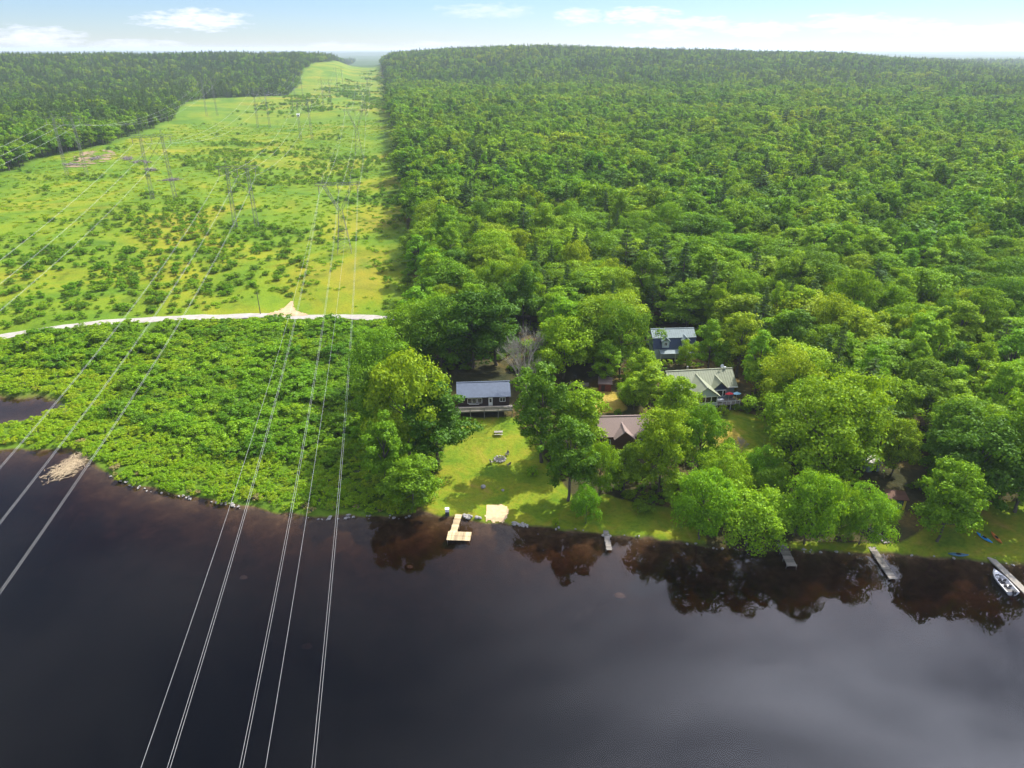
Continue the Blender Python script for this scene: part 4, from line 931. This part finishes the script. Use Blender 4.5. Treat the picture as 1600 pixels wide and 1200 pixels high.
ob = MB().box((-2.85, 0, .95), (.5, .38, .55)).build('outboard_motor', M['charcoal'], e); MB().box((-2.85, 0, .25), (.18, .14, .9)).build('motor_leg', M['charcoal'], ob)
def kayak(p0, p1, B, m, label, name='kayak', cat='kayak', up=.0):
    a = Vector(G(*p0)); b = Vector(G(*p1)); c = (a + b) / 2; L = (b - a).length; e = empty(name, (c.x, c.y, c.z + .02), math.atan2(b.y - a.y, b.x - a.x), label, cat)
    n, k = 15, 10; V_, F_ = [], []
    for i in range(n):
        t = 2 * i / (n - 1) - 1; w = B / 2 * max(.03, 1 - abs(t) ** 2.3); h = .30; zl = .10 * t * t
        for j in range(k):
            a_ = 2 * math.pi * j / k; V_.append((t * L / 2, w * math.cos(a_), zl + h / 2 + h / 2 * math.sin(a_) * (1 - .35 * t * t)))
    for i in range(n - 1):
        for j in range(k): F_.append((i * k + j, (i + 1) * k + j, (i + 1) * k + (j + 1) % k, i * k + (j + 1) % k))
    F_ += [tuple(range(k)), tuple(range(n * k - 1, n * k - k - 1, -1))]
    m_ = MB(); m_.add(V_, F_); m_.build('hull', m, e, smooth=True)
    MB().tube([(x_, math.sin(t_) * B * .27, .30) if 0 else (x_, math.sin(t_) * B * .27, .31) for t_, x_ in [(q_ * .5236, math.cos(q_ * .5236) * .45) for q_ in range(13)]], [.03] * 13, 5).build('cockpit_rim', M['charcoal'], e); MB().box((0, 0, .292), (.7, B * .42, .03)).build('cockpit', M['dark'], e)
kayak((1525, 833), (1550, 850), .85, M['blue_paint'], 'bright blue kayak lying on the shaded lawn'); kayak((1548, 832), (1565, 851), .8, M['orange_paint'], 'orange kayak lying beside the blue one on the lawn')
kayak((1481, 866), (1513, 869.5), .95, M['teal'], 'dark teal canoe lying at the water edge below the kayaks', 'canoe', 'canoe')

# ------------------------------------------------------------------ lawn things
x, y, z = G(779, 679); e = empty('picnic_table', (x, y, z), .05, 'grey picnic table on the lawn before the dark cabin', 'table')
for i in range(5): MB().box((0, -.32 + i * .16, .74), (1.9, .14, .04)).build('tabletop_plank', M['bark_grey'], e)
for s in (-1, 1):
    MB().box((0, s * .72, .44), (1.9, .26, .04)).build('seat_plank', M['bark_grey'], e)
    for s2 in (-1, 1): MB().bar((s2 * .7, s * .1, .72), (s2 * .7, s * .62, 0), .06, .1).build('leg', M['grey_deck'], e)
    MB().box((s * .7, 0, .41), (.06, 1.6, .08)).build('crossbar', M['grey_deck'], e)
def rockmesh(seed):
    rng = np.random.default_rng(seed); v = []; f = []
    import bmesh
    bm = bmesh.new(); bmesh.ops.create_icosphere(bm, subdivisions=2, radius=.5)
    ax = sph(rng, 5)
    for q_ in bm.verts:
        n_ = np.array(q_.co); k_ = 1 + .25 * math.sin(n_ @ ax[0] * 7) + .2 * math.sin(n_ @ ax[1] * 11) * .6
        for a_ in ax[2:]: k_ = min(k_, .80 / max(.01, abs(n_ @ a_) * 2) + .12)
        q_.co = Vector(n_ * k_ * (1, .8, .6))
    me = bpy.data.meshes.new('rock'); bm.to_mesh(me); bm.free(); me.materials.append(M['rock']); return me
RK = [rockmesh(s) for s in range(6)]
def rock(px, py, d, label, group=None, sink=.12, z=None, name='rock'):
    x, y, zz_ = G(px, py) if z is None else (*flat(px, py, z), z)
    o = bpy.data.objects.new(name, RK[rnd.randrange(6)]); link(o); o.location = (x, y, zz_ + d * (.3 - sink)); o.scale = (d * rnd.uniform(.8, 1.3), d * rnd.uniform(.8, 1.2), d * rnd.uniform(.7, 1.1)); o.rotation_euler = (0, 0, rnd.uniform(0, 6.28)); return tag(o, label, 'rock', group)
rock(755, 762, 1.3, 'flat grey boulder alone in the sunny lawn, larger of a pair'); rock(785.5, 766.5, .7, 'small pale boulder in the sunny lawn, smaller of a pair')
for (x0, x1, y0, y1, n, lab, grp) in ((724, 752, 803, 813, 20, 'small rock heaped on the bank between dock and sand beach', 'rocks beside the L shaped dock'), (800, 824, 815, 823, 18, 'small rock heaped on the shaded bank right of the sand beach', 'rocks right of the sand beach')):
    for i in range(n): u = rnd.random(); rock(x0 + (x1 - x0) * u, y0 + (y1 - y0) * (.45 * u + .55 * rnd.random()) + 1, rnd.uniform(.4, .95), lab, grp)
sx_ = np.array([p[0] for p in SHORE_PX]); sy_ = np.array([p[1] for p in SHORE_PX])
for i in range(60):
    px = rnd.choice([rnd.uniform(170, 300), rnd.uniform(330, 380), rnd.uniform(480, 640)]); rock(px, float(np.interp(px, sx_, sy_)) + rnd.uniform(-1, 6), rnd.uniform(.25, .75), 'small stone at the water edge below the marsh thicket', 'stones along the thicket shore', 0)
for i in range(30):
    px = rnd.uniform(830, 1600); rock(px, float(np.interp(px, sx_, sy_)) + rnd.uniform(-2, 3), rnd.uniform(.3, .7), 'small stone along the bank below the cottages', 'stones along the cottage bank', 0)
for px, py, d in ((478, 1000, 1.5), (968, 930, 1.7), (380, 900, 1.2), (640, 885, 1.0)):
    x, y = flat(px, py, -1.2); zb = Z(x, y); o = bpy.data.objects.new('sunken_rock', RK[0]); link(o); o.location = (x, y, zb + .05); o.scale = (d * 1.2, d, d * .6); tag(o, 'rounded boulder lying under the dark water', 'rock', 'boulders under the water')
# fire pit: ring of stones
x, y, z = G(781, 718); e = empty('fire_pit', (x, y, z), 0, 'stone ringed fire pit in the shade right of the lawn', 'fire pit'); MB().tube([(0, 0, .02), (0, 0, .08)], [1.0, .9], 14).build('ash_bed', M['charcoal'], e)
for i in range(12):
    o = bpy.data.objects.new('stone', RK[i % 6]); link(o, e); o.location = (1.15 * math.cos(i * .5236), 1.15 * math.sin(i * .5236), .15); o.scale = (.6, .5, .6); o.rotation_euler = (0, 0, i * 1.3)
for i, (px, py) in enumerate(((768, 724), (792, 712), (795, 728))):
    xx, yy, zz_ = G(px, py); a = empty('lawn_chair', (xx, yy, zz_), math.atan2(y - yy, x - xx) - 1.57, 'grey lawn chair facing the stone fire pit', 'chair', 'chairs round the fire pit')
    MB().box((0, 0, .38), (.6, .55, .05)).build('seat', M['grey_deck'], a); MB().box((0, -.32, .75), (.6, .05, .75), 0, .3).build('backrest', M['grey_deck'], a)
    for s in (-1, 1):
        MB().box((s * .33, .0, .58), (.1, .7, .04)).build('armrest', M['grey_deck'], a)
        for yy_ in (-.22, .24): MB().box((s * .29, yy_, .18), (.06, .06, .37)).build('leg', M['grey_deck'], a)
x, y, z = G(699, 805); e = empty('pump_box', (x, y, z), .1, 'white box on a black stand at the water edge left of the L shaped dock', 'box'); MB().box((0, 0, .45), (.75, .7, .9)).build('stand', M['charcoal'], e); MB().box((0, 0, 1.2), (.7, .62, .6)).build('housing', M['white'], e); MB().box((0, 0, 1.53), (.78, .7, .05)).build('lid', M['white'], e)
# dead tree behind the cabin
def dead_tree(px, py, ty, label, spread=1.0, seed=3):
    x, y, z = G(px, py); h = hfrom(x, y, z, ty); r_ = random.Random(seed); e = empty('dead_tree', (x, y, z), 0, label, 'tree'); tr = MB(); tw = MB()
    def grow(p, d, L, r, lev):
        q = p + d * L; (tr if lev < 2 else tw).tube([p, p.lerp(q, .5) + Vector((r_.uniform(-1, 1), r_.uniform(-1, 1), 0)) * L * .05, q], [r, r * .8, r * .6], 5 if lev < 2 else 4)
        if lev >= 5: return
        for _ in range(4 if lev else 5):
            a = Vector((r_.gauss(0, 1), r_.gauss(0, 1), r_.uniform(-.1, .7))).normalized(); nd = (d * .9 + a * .46 * spread).normalized(); nd.z = max(nd.z, -.05); s = r_.uniform(.45, 1)
            grow(p.lerp(q, s), nd.normalized(), L * r_.uniform(.5, .72), max(.012, r * .43), lev + 1)
    for k in (0, 1): grow(Vector((k * .5, 0, -.3)), Vector((.05 if k else -.03, .02, 1)).normalized(), h * .5, h * .013, 0)
    mx = max(v[2] for v in tw.v); s = h / mx
    for nm, mb in (('trunk', tr), ('branches', tw)): o = mb.build(nm, M['bark_grey'], e); o.scale = (s * .78, s * .78, s)
dead_tree(818, 640, 508, 'bare grey dead tree with two trunks beside the dark cabin'); dead_tree(1152, 722, 684, 'small bare sapling on the small sunny lawn', 1, 9)
# reeds drifting at the marsh point
x, y = flat(112, 722); e = empty('reed_raft', (x, y, 0), 0, 'mat of dead tan reeds drifting at the tip of the marsh', 'reeds'); m_ = MB(); P0, P1 = np.array(flat(136, 708)), np.array(flat(92, 742))
for i in range(900):
    u = rnd.random(); c = P0 + (P1 - P0) * u + NR.normal(size=2) * (.7 + .9 * u); a = rnd.uniform(0, 6.28); L = rnd.uniform(.4, 1.4); zz_ = .03 + abs(rnd.gauss(0, .13)); m_.bar((c[0] - x, c[1] - y, zz_), (c[0] - x + math.cos(a) * L, c[1] - y + math.sin(a) * L, zz_ + rnd.uniform(-.05, .15)), .07, .04)
tag(m_.build('reed_stalks', M['reed'], e), kind='stuff')
# brush piles at the clearing
for i, (px, py, w, lab) in enumerate(((200, 248, 11, 'grey heap of cut brush, nearest the felled logs'), (222, 254, 10, 'grey heap of cut brush at the forest edge'), (112, 258, 9, 'grey brush heap beside the dense left forest'), (235, 266, 9, 'long grey brush heap in the open meadow'), (150, 248, 9, 'brush heap on the bare felled ground'), (268, 282, 7, 'brush heap at the foot of a twin mast pylon'), (510, 150, 12, 'brown brush heap far up the power line clearing'))):
    x, y, z = G(px, py); e = empty('brush_pile', (x, y, z), rnd.uniform(0, 3), lab, 'brush pile'); m_ = MB()
    for k in range(260):
        c = Vector((rnd.gauss(0, w * .3), rnd.gauss(0, w * .14), abs(rnd.gauss(0, .45)))); d = Vector((rnd.gauss(0, 1), rnd.gauss(0, .7), rnd.gauss(0, .25))).normalized() * rnd.uniform(.6, 1.8); m_.bar(c - d, c + d, rnd.uniform(.06, .2))
    tag(m_.build('branches', M['twig'], e), kind='stuff')
patch('felled_ground', [(100, 262), (112, 246), (128, 238), (150, 234), (180, 236), (184, 244), (160, 256), (130, 262)], M['felled'], .22, 1.0, -.15)
# small hut far out in the meadow
x, y, z = G(466, 182); e = empty('hunting_hut', (x, y, z), .2, 'tiny white hut far out in the yellow meadow', 'hut'); MB().box((0, 0, 1.1), (3, 2.6, 2.4)).build('wall', M['white'], e); MB().slab([(-1.8, -1.6, 2.3), (1.8, -1.6, 2.3), (1.8, 1.6, 2.9), (-1.8, 1.6, 2.9)], .12).build('roof', M['white'], e); MB().box((.3, -1.32, 1.0), (1.0, .05, 1.6)).build('doorway', M['dark'], e)

# ------------------------------------------------------------------ power lines
def lattice(m_, a, b, wa, wb, n, th):
    """four-legged lattice column from a to b"""
    a, b = Vector(a), Vector(b)
    def ring(t): c = a.lerp(b, t); w = (wa + (wb - wa) * t) / 2; return [c + Vector((sx * w, sy * w, 0)) for sx, sy in ((-1, -1), (1, -1), (1, 1), (-1, 1))]
    for i in range(n):
        r0, r1 = ring(i / n), ring((i + 1) / n)
        for k in range(4):
            m_.bar(r0[k], r1[k], th); m_.bar(r0[k], r1[(k + 1) % 4], th * .55); m_.bar(r0[(k + 1) % 4], r1[k], th * .55); m_.bar(r1[k], r1[(k + 1) % 4], th * .5)
def beam(m_, xa, xb, z, h, n, th, w=1.0):
    for i in range(n):
        x0, x1 = xa + (xb - xa) * i / n, xa + (xb - xa) * (i + 1) / n
        for y_ in (-w / 2, w / 2):
            m_.bar((x0, y_, z), (x1, y_, z), th); m_.bar((x0, y_, z + h), (x1, y_, z + h), th); m_.bar((x0, y_, z), (x1, y_, z + h), th * .6); m_.bar((x1, y_, z), (x1, y_, z + h), th * .5)
        m_.bar((x0, -w / 2, z + h), (x1, w / 2, z + h), th * .5)
def pylon(X, t, zc, sp, typ, label, group):
    x, y = ct2w(X, t); z = Z(x, y); e = empty('pylon', (x, y, z), -AC, label, 'pylon', group); top = zc + 3.2 - z
    if typ == 'waist':
        wz = top * .62; b = MB(); lattice(b, (0, 0, -.3), (0, 0, wz), 5.6, 1.5, 7, .09); b.build('body', M['steel'], e)
        for s in (-1, 1): f = MB(); lattice(f, (s * .4, 0, wz), (s * sp * .72, 0, top), 1.0, 1.1, 5, .075); f.build('fork_arm', M['steel'], e)
        b = MB(); beam(b, -sp - 1.2, sp + 1.2, top, .9, 10, .07, 1.1); b.build('crossarm', M['steel'], e)
        pk = [(s * sp * .72, top + 3.6) for s in (-1, 1)]
    else:
        for s in (-1, 1): b = MB(); lattice(b, (s * sp * .62, 0, -.3), (s * sp * .56, 0, top), 1.7, .9, 11, .07); b.build('mast', M['steel'], e)
        b = MB(); beam(b, -sp - 1.2, sp + 1.2, top, 1.0, 12, .07, 1.0); b.build('crossarm', M['steel'], e)
        b = MB(); b.bar((-sp * .6, 0, top * .55), (sp * .57, 0, top), .12); b.bar((sp * .6, 0, top * .55), (-sp * .57, 0, top), .12); b.build('brace', M['steel'], e); pk = [(s * sp * .56, top + 3.6) for s in (-1, 1)]
    b = MB()
    for px_, pz in pk:
        for dx in (-.5, .5): b.bar((px_ + dx, 0, top + .9), (px_, 0, pz), .1)
    b.build('earth_peak', M['steel'], e)
    for k in (-1, 0, 1): MB().tube([(k * sp, 0, top), (k * sp, 0, top - 3.2)], [.13, .13], 6).build('insulator', M['insul'], e)
    return [(k * sp, top - 3.2 + z) for k in (-1, 0, 1)] + [(px_, pz + z) for px_, pz in pk]
CIRC = [(-19.6, 7.4, 'waist', [(286, 28.6), (541, 37), (830, 42), (1150, 46)], 12.0, 'line beside the tall forest edge'),
        (-65, 7.6, 'portal', [(330, 29.5), (635, 37.5), (920, 43), (1250, 48)], 12.0, 'line in mid clearing'),
        (-118, 9.2, 'portal', [(400, 36), (765, 41.5), (1120, 46)], 11.5, 'line left of mid clearing'),
        (-190, 9.2, 'portal', [(483, 39), (880, 45)], 20.0, 'outermost line by the far forest')]
ORD = ['nearest', 'second', 'third', 'fourth']
for ci, (X, sp, typ, tw, zmid, desc) in enumerate(CIRC):
    att = []
    for k, (t, zc) in enumerate(tw):
        att.append((t, pylon(X, t, zc, sp, typ, ('waisted lattice pylon' if typ == 'waist' else 'twin mast lattice pylon') + ', %s from the road, %s' % (['first', 'second', 'third', 'fourth'][k], desc), 'lattice pylons')))
    t1 = att[0][0]; first = att[0][1]; tb_ = -(t1 - 2 * 95)                               # span over the river to the opposite bank
    for w in range(5):
        if w > 2 and ci: continue
        sp_pts = []
        z1 = first[w][1]; xo = first[w][0]; sag0 = zmid + (0 if w < 3 else 11)
        t0 = 95.0
        for k in range(49):
            t = -150 + (t1 + 150) * k / 48; sp_pts.append((X + xo, t, sag0 + (z1 - sag0) * ((t - t0) / (t1 - t0)) ** 2))
        for (ta, aa), (tb2, bb) in zip(att[:-1], att[1:]):
            for k in range(1, 25):
                f = k / 24; t = ta + (tb2 - ta) * f; sag = ((tb2 - ta) / 300) ** 2 * (8 if w < 3 else 5)
                sp_pts.append((X + aa[w][0] + (bb[w][0] - aa[w][0]) * f, t, aa[w][1] + (bb[w][1] - aa[w][1]) * f - sag * 4 * f * (1 - f)))
        m_ = MB(); tw_ = (-.15, .15) if w < 3 else (0,); rr = .016 if w < 3 else .014
        for off in tw_:
            m_.tube([(*ct2w(a + off, t), z_) for a, t, z_ in sp_pts], [rr] * len(sp_pts), 4)
        nm = ['left', 'middle', 'right'][w] + ' twin conductor' if w < 3 else ['left', 'right'][w - 3] + ' thin earth wire'
        tag(m_.build('power_cable' if w < 3 else 'earth_wire', M['alu'], None), nm + ' of the ' + desc, 'cable', 'power line cables')
# roadside pole
x, y, z = G(407, 491); e = empty('utility_pole', (x, y, z), .1, 'slim dark wooden pole at the roadside near the dirt track', 'pole'); MB().tube([(0, 0, -.5), (0, 0, 7.5)], [.15, .1], 7).build('pole', M['bark'], e); MB().box((0, 0, 6.9), (1.6, .1, .12)).build('crossarm', M['bark'], e)
# low plants by the houses
for px, py, h, w, lab in ((1128, 648, 2.2, 20, 'pale shrub below the deck of the green roofed house'), (1150, 642, 2.0, 16, 'dark shrub at the corner of the green roofed house'), (832, 742, 1.8, 20, 'shrub in the shade beside the fire pit'), (965, 650, 1.6, 14, 'bush at the back of the brown roofed cottage'), (868, 820, 1.2, 12, 'low bush on the shaded bank'), (1000, 800, 2.5, 30, 'dark bush on the shaded lawn edge'), (640, 800, 2.0, 24, 'waterside shrub left of the L shaped dock'), (1320, 842, 1.6, 24, 'low shrub on the right bank')):
    x, y, z = G(px, py); dep = float(proj(x, y, z)[2]); plant('dshrub1' if 'dark' in lab else 'shrub2', 'shrub', (x, y, z), w * dep / F / 3.4, h / 2.6, 1.0, lab, 'shrub', None, ('foliage', 'stems'))

# ------------------------------------------------------------------ air
m, nt, out = mat('haze'); pv = N(nt, 'ShaderNodeVolumePrincipled', i_Density=.00009, i_Anisotropy=.2); pv.inputs['Color'].default_value = (.80, .90, 1, 1); nt.links.new(pv.outputs[0], out.inputs['Volume'])
hz = MB().box((0, 5000, 44), (46000, 46000, 112)).build('haze', m); tag(hz, 'pale summer haze over the forest', 'haze', kind='stuff')
